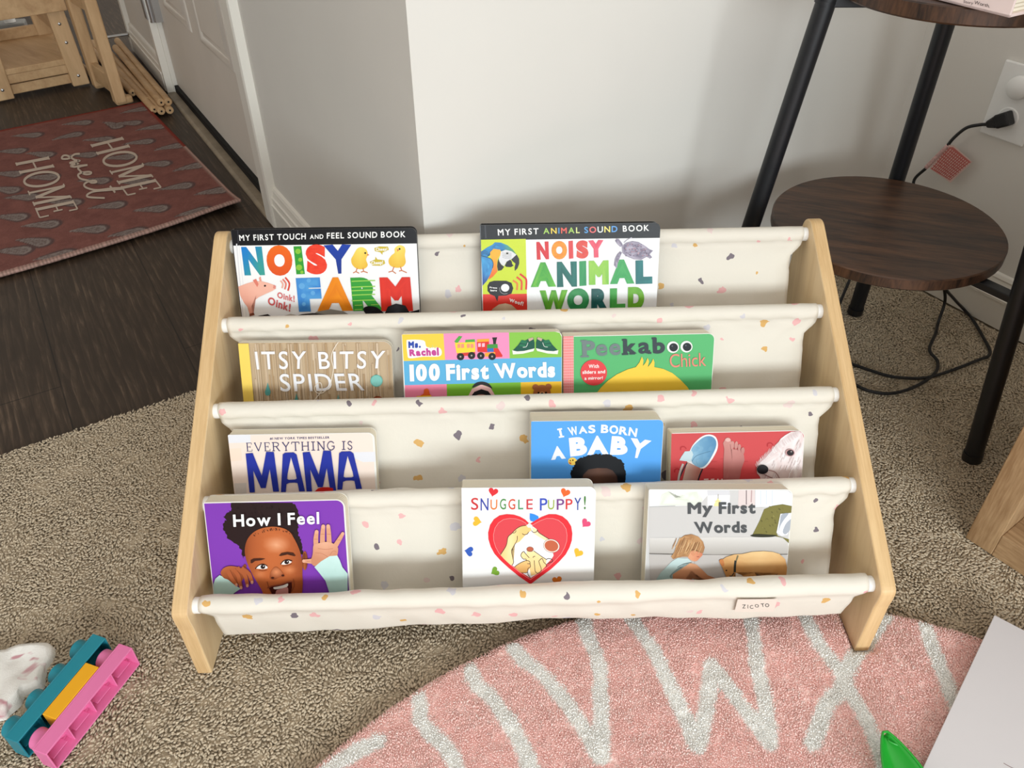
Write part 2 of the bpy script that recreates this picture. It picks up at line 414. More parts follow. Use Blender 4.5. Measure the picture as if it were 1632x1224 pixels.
class Art:
    """flat print on a plane, laid down in thin layers of ink; points come from one crop of the cover"""
    def __init__(s, O, U, Vd, N, crop=(0, 0, 1.0)):
        s.O, s.U, s.Vd, s.N = (np.asarray(q, float) for q in (O, U, Vd, N))
        s.crop = crop; s.v = []; s.f = []; s.c = []; s.z = 2e-5; s.k = 0; s.lim = None
    def uv(s, p):
        x, y = p[0] / s.crop[2] + s.crop[0], p[1] / s.crop[2] + s.crop[1]
        q = Pp(x, y, s.O, s.N) - s.O
        a, b = q @ s.U, q @ s.Vd
        if s.lim is not None: a, b = min(max(a, 0.0), s.lim[0]), min(max(b, 0.0), s.lim[1])
        return np.array([a, b])
    def lay(s): s.z += 1.4e-5; s.k = 0
    def face(s, uvs, cols):
        z = s.z + 2.5e-6 * (s.k % 5); s.k += 1
        o = len(s.v); s.v += [(a[0], -a[1], z) for a in uvs]
        s.f.append(tuple(range(o, o + len(uvs))))
        s.c += [lin(c) for c in cols]
    def facemany(s, uvs, faces, cols):
        o = len(s.v); z = s.z
        s.v += [(a[0], -a[1], z) for a in uvs]; s.f += [tuple(i + o for i in f) for f in faces]; s.c += [lin(c) for c in cols]
    def poly(s, pts, c, smooth=False):
        s.lay()
        if smooth: pts = catmull(pts, True, 4)
        u = [s.uv(p) for p in pts]; s.face(u, [c] * len(u))
    def rect_uv(s, u0, v0, u1, v1, c):
        s.lay(); s.face([(u0, v0), (u1, v0), (u1, v1), (u0, v1)], [c] * 4)
    def blob(s, pts, fn, smooth=True, center=None, rings=(1, .86, .7, .52, .34, .17)):
        """filled shape whose ink colour is fn(x, y) in crop units"""
        s.lay()
        P = catmull(pts, True, 4) if smooth else [np.asarray(p, float) for p in pts]
        ctr = np.mean(P, 0) if center is None else np.asarray(center, float)
        n = len(P); pp = [ctr + (p - ctr) * r for r in rings for p in P] + [ctr]
        F = []
        for i in range(len(rings) - 1):
            for k in range(n):
                a = i * n + k; b = i * n + (k + 1) % n; F.append((a, b, b + n, a + n))
        e = (len(rings) - 1) * n
        F += [(e + k, e + (k + 1) % n, len(pp) - 1) for k in range(n)]
        s.facemany([s.uv(p) for p in pp], F, [fn(p[0], p[1]) for p in pp])
    def ell(s, cx, cy, rx, ry, c, rot=0, n=28):
        a = math.radians(rot); ca, sa = math.cos(a), math.sin(a)
        pts = [(cx + rx * math.cos(t) * ca - ry * math.sin(t) * sa, cy + rx * math.cos(t) * sa + ry * math.sin(t) * ca) for t in np.linspace(0, 2 * math.pi, n, endpoint=False)]
        if callable(c): s.blob(pts, c, False)
        else: s.poly(pts, c)
    def stroke(s, pts, w, c, smooth=True, k=5):
        """ribbon of constant width w (crop units); w may be a list"""
        s.lay()
        P = catmull(pts, False, k) if smooth and len(pts) > 2 else [np.asarray(p, float) for p in pts]
        n = len(P); ws = np.interp(np.linspace(0, 1, n), np.linspace(0, 1, len(w)), w) if hasattr(w, '__len__') else [w] * n
        L, R = [], []
        for i in range(n):
            t = P[min(i + 1, n - 1)] - P[max(i - 1, 0)]; t = t / (np.linalg.norm(t) + 1e-9); q = np.array([-t[1], t[0]]) * ws[i] / 2
            L.append(s.uv(P[i] + q)); R.append(s.uv(P[i] - q))
        for i in range(n - 1): s.face([L[i], R[i], R[i + 1], L[i + 1]], [c] * 4)
    def text(s, body, q, c, bold=0.0, colors=None, gap=0.14, grad=None, space=0.45):
        """q: cap-height box of the line, corners tl, tr, br, bl in crop units"""
        s.lay()
        items = []; x = 0.0
        for ch in body:
            if ch == ' ': x += space; continue
            V, F, lp = glyph(ch)
            x0, x1 = V[:, 0].min() - bold, V[:, 0].max() + bold
            items.append((ch, V - np.array([x0 - x, 0]), F, lp)); x += (x1 - x0) + gap
        W = x - gap
        tl, tr, br, bl = (np.asarray(p, float) for p in q)
        def mp(p):
            a = p[0] / W; b = (p[1] + bold) / (1 + 2 * bold)
            top = tl + (tr - tl) * a; bot = bl + (br - bl) * a
            return bot + (top - bot) * b
        ci = 0
        for ch, V, F, lps in items:
            cc = colors[ci % len(colors)] if colors else c; ci += 1
            fn = (lambda p: cc) if grad is None else (lambda p: grad(p[0], p[1]))
            px = [mp(p) for p in V]
            s.facemany([s.uv(p) for p in px], F, [fn(p) for p in px])
            if bold > 0:
                for lp in lps:
                    n = len(lp); pts = [V[i] for i in lp]; outp = []
                    for i in range(n):
                        e1 = pts[i] - pts[i - 1]; e2 = pts[(i + 1) % n] - pts[i]
                        e1 = e1 / (np.linalg.norm(e1) + 1e-9); e2 = e2 / (np.linalg.norm(e2) + 1e-9)
                        n1 = np.array([e1[1], -e1[0]]); n2 = np.array([e2[1], -e2[0]])
                        mm = n1 + n2; l2 = mm @ mm
                        mm = n1 if l2 < 0.2 else mm * (2.0 / l2)
                        ln = np.linalg.norm(mm); mm = mm * (min(ln, 1.8) / ln)
                        outp.append(pts[i] + mm * bold)
                    for i in range(n):
                        j = (i + 1) % n
                        quad = [mp(pts[i]), mp(outp[i]), mp(outp[j]), mp(pts[j])]
                        s.z -= 4e-6; s.face([s.uv(p) for p in quad], [fn(p) for p in quad]); s.z += 4e-6
    def heart(s, cx, cy, r, c, rot=0):
        a = math.radians(rot); pts = []
        for t in np.linspace(0, 2 * math.pi, 28, endpoint=False):
            x = 16 * math.sin(t) ** 3; y = -(13 * math.cos(t) - 5 * math.cos(2 * t) - 2 * math.cos(3 * t) - math.cos(4 * t))
            x, y = x / 16 * r, y / 16 * r
            pts.append((cx + x * math.cos(a) - y * math.sin(a), cy + x * math.sin(a) + y * math.cos(a)))
        s.poly(pts, c)
    def build(s, name, parent, mat, shift=(0, 0, 0)):
        me = bpy.data.meshes.new(name)
        me.from_pydata([(a + shift[0], b + shift[1], z + shift[2]) for a, b, z in s.v], [], s.f)
        # every inked face looks outward
        me.materials.append(mat); set_col(me, s.c); me.update()
        if len(me.polygons):
            nz = np.zeros(len(me.polygons) * 3, dtype=np.float32); me.polygons.foreach_get('normal', nz)
            for p in me.polygons:
                if p.normal.z < 0: p.flip()
            me.update()
        o = bpy.data.objects.new(name, me); col.objects.link(o); o.parent = parent
        return o

SERIF = {  # thin capitals with serifs: strokes in a unit box (x right, y up) with relative weight
 'H': [[(.14, 0), (.14, 1), 1], [(.86, 0), (.86, 1), 1], [(.14, .5), (.86, .5), .6], [(0, 0), (.28, 0), .5], [(0, 1), (.28, 1), .5], [(.72, 0), (1, 0), .5], [(.72, 1), (1, 1), .5]],
 'M': [[(.14, 0), (.14, 1), .7], [(.86, 0), (.86, 1), 1], [(.14, 1), (.5, .12), 1], [(.5, .12), (.86, 1), .6], [(0, 0), (.28, 0), .5], [(0, 1), (.16, 1), .5], [(.72, 0), (1, 0), .5], [(.84, 1), (1, 1), .5]],
 'E': [[(.16, 0), (.16, 1), 1], [(0, 1), (.9, 1), .55], [(0, 0), (.95, 0), .55], [(.16, .52), (.66, .52), .5], [(.9, 1), (.9, .78), .5], [(.95, 0), (.95, .24), .5], [(.66, .4), (.66, .64), .5]],
 'V': [[(.08, 1), (.5, 0), 1], [(.5, 0), (.92, 1), .8], [(0, 1), (.22, 1), .6], [(.78, 1), (1, 1), .6]],
 'R': [[(.16, 0), (.16, 1), 1], [(0, 0), (.32, 0), .6], [(0, 1), (.55, 1), .7], [(.55, 1), (.78, .9), .8], [(.78, .9), (.82, .72), .9], [(.82, .72), (.7, .56), .8], [(.7, .56), (.16, .5), .6], [(.5, .52), (.86, 0), 1], [(.8, 0), (1, 0), .6]],
 'Y': [[(.08, 1), (.5, .45), 1], [(.92, 1), (.5, .45), .8], [(.5, .45), (.5, 0), 1], [(0, 1), (.22, 1), .6], [(.78, 1), (1, 1), .6], [(.34, 0), (.66, 0), .6]],
 'T': [[(.5, 0), (.5, 1), 1], [(0, 1), (1, 1), .7], [(0, 1), (0, .76), .6], [(1, 1), (1, .76), .6], [(.34, 0), (.66, 0), .6]],
 'I': [[(.5, 0), (.5, 1), 1], [(0, 0), (1, 0), .6], [(0, 1), (1, 1), .6]],
 'N': [[(.14, 0), (.14, 1), .8], [(.86, 0), (.86, 1), .8], [(.14, 1), (.86, 0), 1], [(0, 0), (.28, 0), .6], [(0, 1), (.14, 1), .6], [(.72, 1), (1, 1), .6]],
}
def serif_text(art, body, q, c, w, widths=None, gap=0.22):
    tl, tr, br, bl = (np.asarray(p, float) for p in q)
    wd = [(widths or {}).get(ch, .85 if ch != 'I' else .4) if ch != ' ' else .4 for ch in body]
    W = sum(wd) + gap * (len(body) - 1); x = 0.0
    def mp(p):
        a = p[0] / W; top = tl + (tr - tl) * a; bot = bl + (br - bl) * a; return bot + (top - bot) * p[1]
    for ch, cw in zip(body, wd):
        if ch in SERIF:
            for a, b, k in SERIF[ch]: art.stroke([mp((x + a[0] * cw, a[1])), mp((x + b[0] * cw, b[1]))], w * k, c, False)
        elif ch == 'O': art.stroke([mp((x + cw * (.5 + .5 * math.sin(t)), .5 + .5 * math.cos(t))) for t in np.linspace(0, 2 * math.pi, 26)], w * .85, c, False)
        elif ch in 'GCS':
            if ch == 'S': pts = [(.86, .8), (.6, .98), (.28, .95), (.14, .74), (.35, .56), (.68, .44), (.86, .24), (.66, .03), (.3, .02), (.1, .22)]
            else: pts = [(.9, .8), (.62, 1), (.25, .92), (.04, .5), (.25, .08), (.62, 0), (.92, .2)]
            art.stroke([mp((x + a * cw, b)) for a, b in pts], w * .8, c)
            if ch == 'G': art.stroke([mp((x + .92 * cw, .2)), mp((x + .92 * cw, .45))], w, c, False); art.stroke([mp((x + .6 * cw, .45)), mp((x + 1.0 * cw, .45))], w * .7, c, False)
        x += cw + gap

# ------------------------------------------------------------------ the setting
Z3 = np.array([0, 0, 1.0])
def W(p, e, d, z):                     # point p moved e along E, d along D, up z
    return np.asarray(p, float) + E * e + D * d + Z3 * z
CEIL = 2.44
def struct(o, kind='structure'): o['kind'] = kind; return o

# plank floor of the hall and carpet of the room meet on a line parallel to E
CL = np.array([-0.6214, 0.408, 0.0]) + D * 0.0
mb = MB(); mb.obox(W(CL, -3.2, -0.03, -0.06), E * 4.0, D * 4.6, Z3 * 0.054)
struct(mb.build('floor', M['floor']))

DOOR0, DOOR1 = 0.775, 1.66             # the doorway, along D from the corner
HALL_END = 2.13
mb = MB()
mb.prism([W(CORNER, a, b, -0.05) for a, b in ((0, 0), (0, DOOR0), (.14, DOOR0), (.14, .14))], Z3 * (CEIL + 0.05))
mb.obox(W(CORNER, 0, DOOR1, -0.05), E * 0.14, D * (HALL_END - DOOR1), Z3 * (CEIL + 0.05))
mb.obox(W(CORNER, 0, DOOR0, 2.06), E * 0.14, D * (DOOR1 - DOOR0), Z3 * (CEIL - 2.06))
struct(mb.build('wall_left', M['wall']))
BW = (RWALL - CORNER) @ E              # width of the alcove wall
mb = MB(); mb.prism([W(CORNER, a, b, -0.05) for a, b in ((0, 0), (BW + .1, 0), (BW + .1, .14), (.14, .14))], Z3 * (CEIL + 0.05))
struct(mb.build('wall_back', M['wall']))
RC = W(CORNER, BW, 0, 0)
mb = MB(); mb.obox(W(RC, 0, 0.0, -0.05), E * 0.12, D * -3.2, Z3 * (CEIL + 0.05))
struct(mb.build('wall_right', M['wall']))
mb = MB(); mb.obox(np.array([-3.6, 3.15, -0.05]), (3.4, 1.9, 0), (-0.06, 0.1, 0), (0, 0, CEIL + 0.05))
struct(mb.build('wall_hall', M['wall']))

mb = MB(); mb.obox(W(CORNER, -2.6, 0.45, CEIL), E * 2.75, D * 3.3, Z3 * 0.1)  # unseen slab over the hall alone, added to cut its top light
struct(mb.build('ceiling_added', M['wall']))
mb = MB(); mb.obox(W(CORNER, -2.5, -0.6, -0.05), E * -0.1, D * 4.2, Z3 * (CEIL + 0.05))  # unseen other side of the hall, added to keep the hall dim
struct(mb.build('wall_far_left_added', M['wall']))
def baseboard(name, p, along, out, h=0.088, k=1.0):
    """board with a moulded top; p foot of the wall, along its run, out into the room"""
    prof = [(0, 0), (.013, 0), (.013, .046), (.0145, .047), (.0145, .051), (.012, .053), (.0105, .062), (.0115, .066), (.009, .069), (.0065, .078), (.0075, .081), (.005, .086), (0, .088)]
    mb = MB(); mb.prism([np.asarray(p) + np.asarray(out) * a + Z3 * b for a, b in prof], along)
    return struct(mb.build(name, M['trim']))
baseboard('baseboard_left', W(CORNER, 0, 0, 0), D * (DOOR0 - 0.072), -E)
baseboard('baseboard_back', W(CORNER, 0, 0, 0), E * BW, -D)
baseboard('baseboard_right', W(RC, 0, 0, 0), D * -3.0, -E)
baseboard('baseboard_hall', W(CORNER, 0, DOOR1 + 0.02, 0), D * (HALL_END - DOOR1 - 0.02), -E)

# door casing: near leg, far jamb strip, head
mb = MB()
cas = [(0, 0), (.016, 0), (.018, .006), (.018, .05), (.012, .058), (.010, .064), (0, .066)]
mb.prism([W(CORNER, -a, DOOR0 - 0.072 + b, 0) for a, b in cas], Z3 * 2.1)
mb.obox(W(CORNER, 0, DOOR0 - 0.006, 0), E * 0.05, D * 0.008, Z3 * 2.06)
struct(mb.build('trim_1', M['trim']))
mb = MB()
mb.obox(W(CORNER, -0.012, DOOR1 - 0.004, 0), E * 0.05, D * 0.03, Z3 * 2.1)
mb.obox(W(CORNER, 0.006, DOOR1 - 0.012, 0), E * 0.03, D * 0.012, Z3 * 2.06)
mb.obox(W(CORNER, -0.014, DOOR0 - 0.07, 2.06), E * 0.02, D * (DOOR1 - DOOR0 + 0.1), Z3 * 0.06)
struct(mb.build('trim_2', M['trim']))
# end of the hall wall
mb = MB(); mb.obox(W(CORNER, -0.014, HALL_END - 0.012, 0), E * 0.16, D * 0.03, Z3 * 2.1)
struct(mb.build('trim_3', M['trim']))

# the door: slab with moulded panels, hinge, sweep
door = tag(empty('door_1', W(CORNER, 0.02, (DOOR0 + DOOR1) / 2, 0)), kind='structure')
mb = MB(); mb.obox(W(CORNER, 0.018, DOOR0 + 0.003, 0.021), E * 0.04, D * (DOOR1 - DOOR0 - 0.018), Z3 * 2.02)
rel(mb.build('door_slab', M['door']), door)
def moulded(d0, d1, z0, z1):
    mb = MB(); A0 = W(CORNER, 0.018, 0, 0)
    prof = [(0, 0), (.004, .004), (.006, .010), (.002, .018), (-.001, .02), (.001, .03), (.005, .034), (.005, .036)]
    rings = []
    for out, ins in prof:
        rings.append([A0 - E * out + D * (d0 + ins) + Z3 * (z0 + ins), A0 - E * out + D * (d1 - ins) + Z3 * (z0 + ins), A0 - E * out + D * (d1 - ins) + Z3 * (z1 - ins), A0 - E * out + D * (d0 + ins) + Z3 * (z1 - ins)])
    V = [q for r in rings for q in r]; F = []
    for i in range(len(prof) - 1):
        for k in range(4): F.append((i * 4 + (k + 1) % 4, i * 4 + k, i * 4 + k + 4, i * 4 + (k + 1) % 4 + 4))
    e = (len(prof) - 1) * 4; F.append((e + 3, e + 2, e + 1, e))
    mb.add(V, F); return mb
for nm, d0, d1, z0, z1 in (('door_panel', 0.905, 1.165, 0.25, 0.95), ('door_panel', 1.255, 1.52, 0.25, 0.95), ('door_panel', 0.905, 1.165, 1.08, 1.9), ('door_panel', 1.255, 1.52, 1.08, 1.9)):
    rel(moulded(d0, d1, z0, z1).build(nm, M['door'], smooth=True, angle=50), door)
mb = MB(); mb.obox(W(CORNER, 0.008, DOOR0 + 0.004, 0.003), E * 0.03, D * (DOOR1 - DOOR0 - 0.02), Z3 * 0.018)
rel(mb.build('door_sweep', M['dark_gap']), door)
mb = MB(); hp = W(CORNER, -0.002, DOOR1 - 0.014, 0.195)
mb.tube([hp, hp + Z3 * 0.09], 0.0065, 12); mb.tube([hp - Z3 * 0.004, hp], 0.0075, 12)
mb.obox(W(CORNER, 0.0, DOOR1 - 0.05, 0.197), E * 0.018, D * 0.036, Z3 * 0.086); mb.obox(W(CORNER, -0.0145, DOOR1 - 0.006, 0.197), E * 0.003, D * 0.03, Z3 * 0.086)
rel(mb.build('hinge', M['steel'], smooth=True), door)
mb = MB()
tp = [(-0.017, -.006), (-0.015, -.001), (-0.008, .0015), (0.03, .002), (0.06, .002), (0.06, -.006)]
mb.prism([W(CORNER, a, DOOR0 - 0.01, b) for a, b in tp], D * (DOOR1 - DOOR0 + 0.005))
struct(mb.build('trim_4', M['threshold'], bevel=0.002))

def fast_mesh(name, V, quads, tris, mat, cols=None):
    me = bpy.data.meshes.new(name); me.vertices.add(len(V)); me.vertices.foreach_set('co', np.asarray(V, dtype=np.float32).ravel())
    nq, nt = len(quads), len(tris); me.loops.add(nq * 4 + nt * 3); me.polygons.add(nq + nt)
    me.loops.foreach_set('vertex_index', np.concatenate([np.asarray(quads, dtype=np.int32).ravel(), np.asarray(tris, dtype=np.int32).ravel()]))
    me.polygons.foreach_set('loop_start', np.concatenate([np.arange(nq, dtype=np.int32) * 4, nq * 4 + np.arange(nt, dtype=np.int32) * 3]))
    me.polygons.foreach_set('loop_total', np.concatenate([np.full(nq, 4, np.int32), np.full(nt, 3, np.int32)]))
    me.polygons.foreach_set('use_smooth', np.ones(nq + nt, dtype=bool)); me.update(calc_edges=True)
    me.materials.append(mat)
    if cols is not None: set_col(me, cols)
    o = bpy.data.objects.new(name, me); col.objects.link(o); return o
def tufts(c, axis, l, rad):
    """little spindle-shaped yarn ends: centres c, unit axes, half length, radius -> verts, tris"""
    n = len(c); hlp = np.tile(np.array([0.3, 0.2, 0.93]), (n, 1)); hlp[np.abs(axis[:, 2]) > .8] = (1, 0, 0)
    sd = np.cross(hlp, axis); sd /= np.linalg.norm(sd, axis=1)[:, None]; up = np.cross(axis, sd)
    l = np.broadcast_to(l, n)[:, None]; rr = np.broadcast_to(rad, n)[:, None]
    V = np.stack([c - axis * l, c + sd * rr, c + up * rr, c - sd * rr, c - up * rr, c + axis * l], 1).reshape(-1, 3)
    F = np.array([(1, 2, 5), (2, 3, 5), (3, 4, 5), (4, 1, 5), (2, 1, 0), (3, 2, 0), (4, 3, 0), (1, 4, 0)])
    return V, (np.arange(n)[:, None, None] * 6 + F[None]).reshape(-1, 3)
def in_view(P, mx=420):
    d = P - CAM; f = d @ FWD; x = 816 + FPX * (d @ RGT) / f; y = 612 - FPX * (d @ UPV) / f
    return (f > .05) & (x > -mx) & (x < 1632 + mx) & (y > -mx) & (y < 1224 + mx)
def smooth_noise(x, y, sc_, seed):
    g = np.random.default_rng(seed).random((64, 64)); u, v = (x * sc_) % 64, (y * sc_) % 64
    i, j = np.floor(u).astype(int), np.floor(v).astype(int); a, b = u - i, v - j; a, b = a * a * (3 - 2 * a), b * b * (3 - 2 * b)
    i, j, i1, j1 = i % 64, j % 64, (i + 1) % 64, (j + 1) % 64
    return g[i, j] * (1 - a) * (1 - b) + g[i1, j] * a * (1 - b) + g[i, j1] * (1 - a) * b + g[i1, j1] * a * b
# carpet: tufted surface over the room side of the line
def sub(f, n):  # smooth random field
    a = rng.random((n, n)); return a
step = 0.0060
e0, e1, d0_, d1_ = -0.75, 1.62, -1.15, 0.0
nu, nv = int((e1 - e0) / step), int((d1_ - d0_) / step)
ee = np.linspace(e0, e1, nu); dd = np.linspace(d0_, d1_, nv)
EE, DD = np.meshgrid(ee, dd, indexing='ij')
w = rng.random((nu, nv))
def blur(a):
    b = a.copy(); b[1:-1, 1:-1] = (a[1:-1, 1:-1] * 4 + a[:-2, 1:-1] * 2 + a[2:, 1:-1] * 2 + a[1:-1, :-2] * 2 + a[1:-1, 2:] * 2 + a[:-2, :-2] + a[2:, 2:] + a[:-2, 2:] + a[2:, :-2]) / 16
    return b
h = (blur(w) - 0.5) * 0.0068 + (w - 0.5) * 0.0014
big = np.kron(rng.random((nu // 24 + 2, nv // 24 + 2)), np.ones((24, 24)))[:nu, :nv]
for _ in range(8): big = blur(big)
h += (big - 0.5) * 0.0012
edge = np.clip((d1_ - DD) / 0.012, 0, 1); h = h * edge - 0.004 * (1 - edge) ** 2 - 0.0025
h = np.minimum(h, 0.0012)
jx, jy = (rng.random((nu, nv)) - .5) * step * .7, (rng.random((nu, nv)) - .5) * step * .7
jw = np.abs(blur(big) - .5) * 0
P = CL[None, None, :] + (EE + jx)[..., None] * E + (DD + jy * (edge > .99) + (1 - edge) * 0.006 * (blur(w) - .5))[..., None] * D
P[..., 2] = h
P[..., 2] -= 0.0022
sp = 0.0030
gu, gv = np.meshgrid(np.arange(e0, e1, sp), np.arange(d0_, 0.001, sp), indexing='ij')
gu = gu.ravel() + (rng.random(gu.size) - .5) * sp; gv = gv.ravel() + (rng.random(gv.size) - .5) * sp * .9
c = CL[None] + gu[:, None] * E + gv[:, None] * D
k_ = in_view(c) & (np.hypot(c[:, 0] - .215, c[:, 1] + .5594) > .60) & ((c - RWALL) @ E < -.016) & ~(((c - CORNER) @ E > -.014) & ((c - CORNER) @ D > -.014))
c = c[k_]; n = len(c)
yaw = smooth_noise(c[:, 0], c[:, 1], 17, 1) * 9.0 + (rng.random(n) - .5) * 1.7; tl = np.radians(4 + 34 * rng.random(n))
ax = np.stack([np.cos(yaw) * np.cos(tl), np.sin(yaw) * np.cos(tl), np.sin(tl)], 1)
c[:, 2] = -0.0026 + (rng.random(n) - .5) * .0022 + (smooth_noise(c[:, 0], c[:, 1], 60, 2) - .5) * .0022
TV, TF = tufts(c, ax, .0028 + .0014 * rng.random(n), .00140 + .0006 * rng.random(n))
shade = .86 + .26 * rng.random(n)
bc = np.array([lin((206, 190, 166))[:3]]) * shade[:, None]
tcol = np.repeat(np.concatenate([bc, np.ones((n, 1))], 1), 6, axis=0)
gq = np.stack([np.arange(nu - 1)[:, None] * nv + np.arange(nv - 1)[None], (np.arange(nu - 1)[:, None] + 1) * nv + np.arange(nv - 1)[None], (np.arange(nu - 1)[:, None] + 1) * nv + np.arange(nv - 1)[None] + 1, np.arange(nu - 1)[:, None] * nv + np.arange(nv - 1)[None] + 1], -1).reshape(-1, 4)
gc_ = P.reshape(-1, 3)[gq].mean(1); gq = gq[((gc_ - RWALL) @ E < 0.003) & ~(((gc_ - CORNER) @ E > -.001) & ((gc_ - CORNER) @ D > -.001))]
gcol = np.tile(np.array(lin((190, 174, 150))), (nu * nv, 1))
cp = fast_mesh('carpet', np.concatenate([P.reshape(-1, 3), TV]), gq, TF + nu * nv, M['carpet'], np.concatenate([gcol, tcol]))
tag(cp, 'beige short pile carpet covering the room floor under the bookshelf', 'carpet', kind='stuff')
mb = MB(); mb.obox(W(CL, e0 - 1.4, -3.6, -0.06), E * (e1 - e0 + 1.6), D * 3.58, Z3 * 0.052)
struct(mb.build('floor.001', M['carpet']))

# ------------------------------------------------------------------ pink alphabet rug
RC0 = np.array([0.215, -0.5594]); RR = 0.6155; RT = 0.012
rs = 0.0036
ys = np.arange(-0.30, 0.66, rs); xs = np.arange(-0.63, 0.63, rs)
XX, YY = np.meshgrid(xs, ys, indexing='ij')          # offsets from a point near the far edge
XX = XX; YY2 = YY
rad = np.hypot(XX, YY2)
nu, nv = XX.shape
w = rng.random((nu, nv)); hh = RT + (blur(w) - .5) * 0.0026 + (w - .5) * 0.0009
wob = 0.0025 * np.sin(np.arctan2(YY2, XX) * 61) * 0 + (blur(blur(w)) - .5) * 0.006
edge = np.clip((RR - rad + wob) / 0.010, 0, 1)
hh = hh * np.sqrt(1 - (1 - edge) ** 2) - 0.006 * (edge <= 0)
GX, GY = XX + RC0[0], YY2 + RC0[1]
# the shelf's right panel presses the pile down
foot = np.maximum(np.maximum(0.350 - GX, GX - 0.3665), np.maximum(-0.018 - GY, GY - 0.4))
hh = np.minimum(hh, np.where(foot < 0.008, -0.001 + np.clip(foot, 0, 1) * 1.6, 1))
C1 = (480, 960, 3.1385); C2 = (960, 960, 3.1385); C3 = (1412, 960, 4.636)
strokes = [
 (C1, [(385, 690), (310, 722), (240, 765), (180, 800), (120, 850), (60, 920)]),
 (C1, [(590, 480), (598, 580), (640, 640), (690, 690), (745, 745), (775, 829), (800, 920)]),
 (C1, [(845, 330), (880, 410), (960, 480), (1040, 600), (1110, 720), (1150, 829), (1165, 920)]),
 (C1, [(1060, 225), (1120, 290), (1220, 370), (1320, 490), (1400, 610), (1490, 770)]),
 (C1, [(1500, 770), (1505, 600), (1495, 450), (1490, 300), (1440, 180), (1420, 100), (1400, 30)]),
 (C2, [(150, 80), (240, 210), (320, 370), (390, 520), (470, 710)]),
 (C2, [(480, 715), (520, 540), (545, 310)]),
 (C2, [(545, 310), (640, 430), (740, 570), (840, 695)]),
 (C2, [(840, 690), (820, 520), (780, 330), (750, 100), (745, 40)]),
 (C2, [(1015, 60), (1080, 190), (1180, 330), (1230, 430), (1310, 560), (1385, 720), (1410, 800), (1420, 860)]),
 (C2, [(1420, 60), (1350, 160), (1285, 240), (1230, 330), (1200, 430), (1130, 500), (1090, 600), (1050, 700)]),
 (C3, [(300, 175), (350, 330), (400, 450), (440, 560), (490, 690), (540, 800), (590, 900)]),
]
segs_ = []
for crop, pts in strokes:
    q = [Pz(a / crop[2] + crop[0], b / crop[2] + crop[1], RT)[:2] for a, b in catmull(pts, False, 5)]
    segs_ += list(zip(q[:-1], q[1:]))
def letter_dist(X, Y):
    d = np.full(X.shape, 1.0)
    for a, b in segs_:
        ab = b - a; L = ab @ ab + 1e-12
        t = np.clip(((X - a[0]) * ab[0] + (Y - a[1]) * ab[1]) / L, 0, 1)
        d = np.minimum(d, np.hypot(X - a[0] - t * ab[0], Y - a[1] - t * ab[1]))
    return d
SD = letter_dist(GX, GY)
fz = (blur(w) - .5) * 0.004 + (blur(blur(blur(rng.random((nu, nv))))) - .5) * 0.010
k = np.clip((SD + fz - 0.0076) / 0.002, 0, 1)[..., None]
pk = np.array(lin((255, 214, 207))[:3]); pk2 = np.array(lin((255, 230, 224))[:3]); wh = np.array(lin((253, 252, 248))[:3])
fl = np.clip((w - .72) * 3.4, 0, 1)[..., None]
cc = (pk * (1 - fl) + pk2 * fl) * k + wh * (1 - k)
cc = np.concatenate([cc, np.ones(k.shape)], -1)
P = np.stack([GX + (rng.random(XX.shape) - .5) * .0016, GY + (rng.random(XX.shape) - .5) * .0016, hh], -1)
keep = (rad < RR + 0.004)
idx = -np.ones(nu * nv, dtype=int); kf = keep.ravel(); idx[kf] = np.arange(kf.sum())
I, J = np.meshgrid(np.arange(nu - 1), np.arange(nv - 1), indexing='ij')
q = np.stack([(I * nv + J), ((I + 1) * nv + J), ((I + 1) * nv + J + 1), (I * nv + J + 1)], -1).reshape(-1, 4)
q = q[kf[q].all(1)]
sp = 0.00205
gu, gv = np.meshgrid(np.arange(-.62, .62, sp), np.arange(.10, .62, sp), indexing='ij')
gu = gu.ravel() + (rng.random(gu.size) - .5) * sp; gv = gv.ravel() + (rng.random(gv.size) - .5) * sp
rr_ = np.hypot(gu, gv)
c = np.stack([gu + RC0[0], gv + RC0[1], np.zeros(len(gu))], 1)
k_ = (rr_ < RR - .001) & in_view(c, 260); c = c[k_]; rr_ = rr_[k_]; n = len(c)
ed = np.clip((RR - rr_) / .010, 0, 1); hz = RT * np.sqrt(1 - (1 - ed) ** 2)
ft2 = np.maximum(np.maximum(0.3495 - c[:, 0], c[:, 0] - 0.3668), np.maximum(-0.0185 - c[:, 1], c[:, 1] - 0.4)); k2_ = np.clip(ft2 / .010, 0, 1); hz = np.minimum(hz, .001 + k2_ * RT)
c[:, 2] = hz - .0012 + (rng.random(n) - .5) * .0014 + (smooth_noise(c[:, 0], c[:, 1], 90, 5) - .5) * .0016
yaw = smooth_noise(c[:, 0], c[:, 1], 26, 6) * 9 + (rng.random(n) - .5) * 2.4; tl = np.radians(25 + 50 * rng.random(n))
rim = (1 - ed)[:, None] * np.stack([(c[:, 0] - RC0[0]) / rr_, (c[:, 1] - RC0[1]) / rr_, np.zeros(n)], 1)
ax = np.stack([np.cos(yaw) * np.cos(tl), np.sin(yaw) * np.cos(tl), np.sin(tl)], 1) + rim * 1.2; ax /= np.linalg.norm(ax, axis=1)[:, None]
keep2 = ft2 > .001
TV, TF = tufts(c[keep2], ax[keep2], (.0018 + .0009 * rng.random(n))[keep2], (.00062 + .0003 * rng.random(n))[keep2])
sdt = letter_dist(c[:, 0], c[:, 1]) + (rng.random(n) - .5) * .0026 + (smooth_noise(c[:, 0], c[:, 1], 150, 8) - .5) * .0032
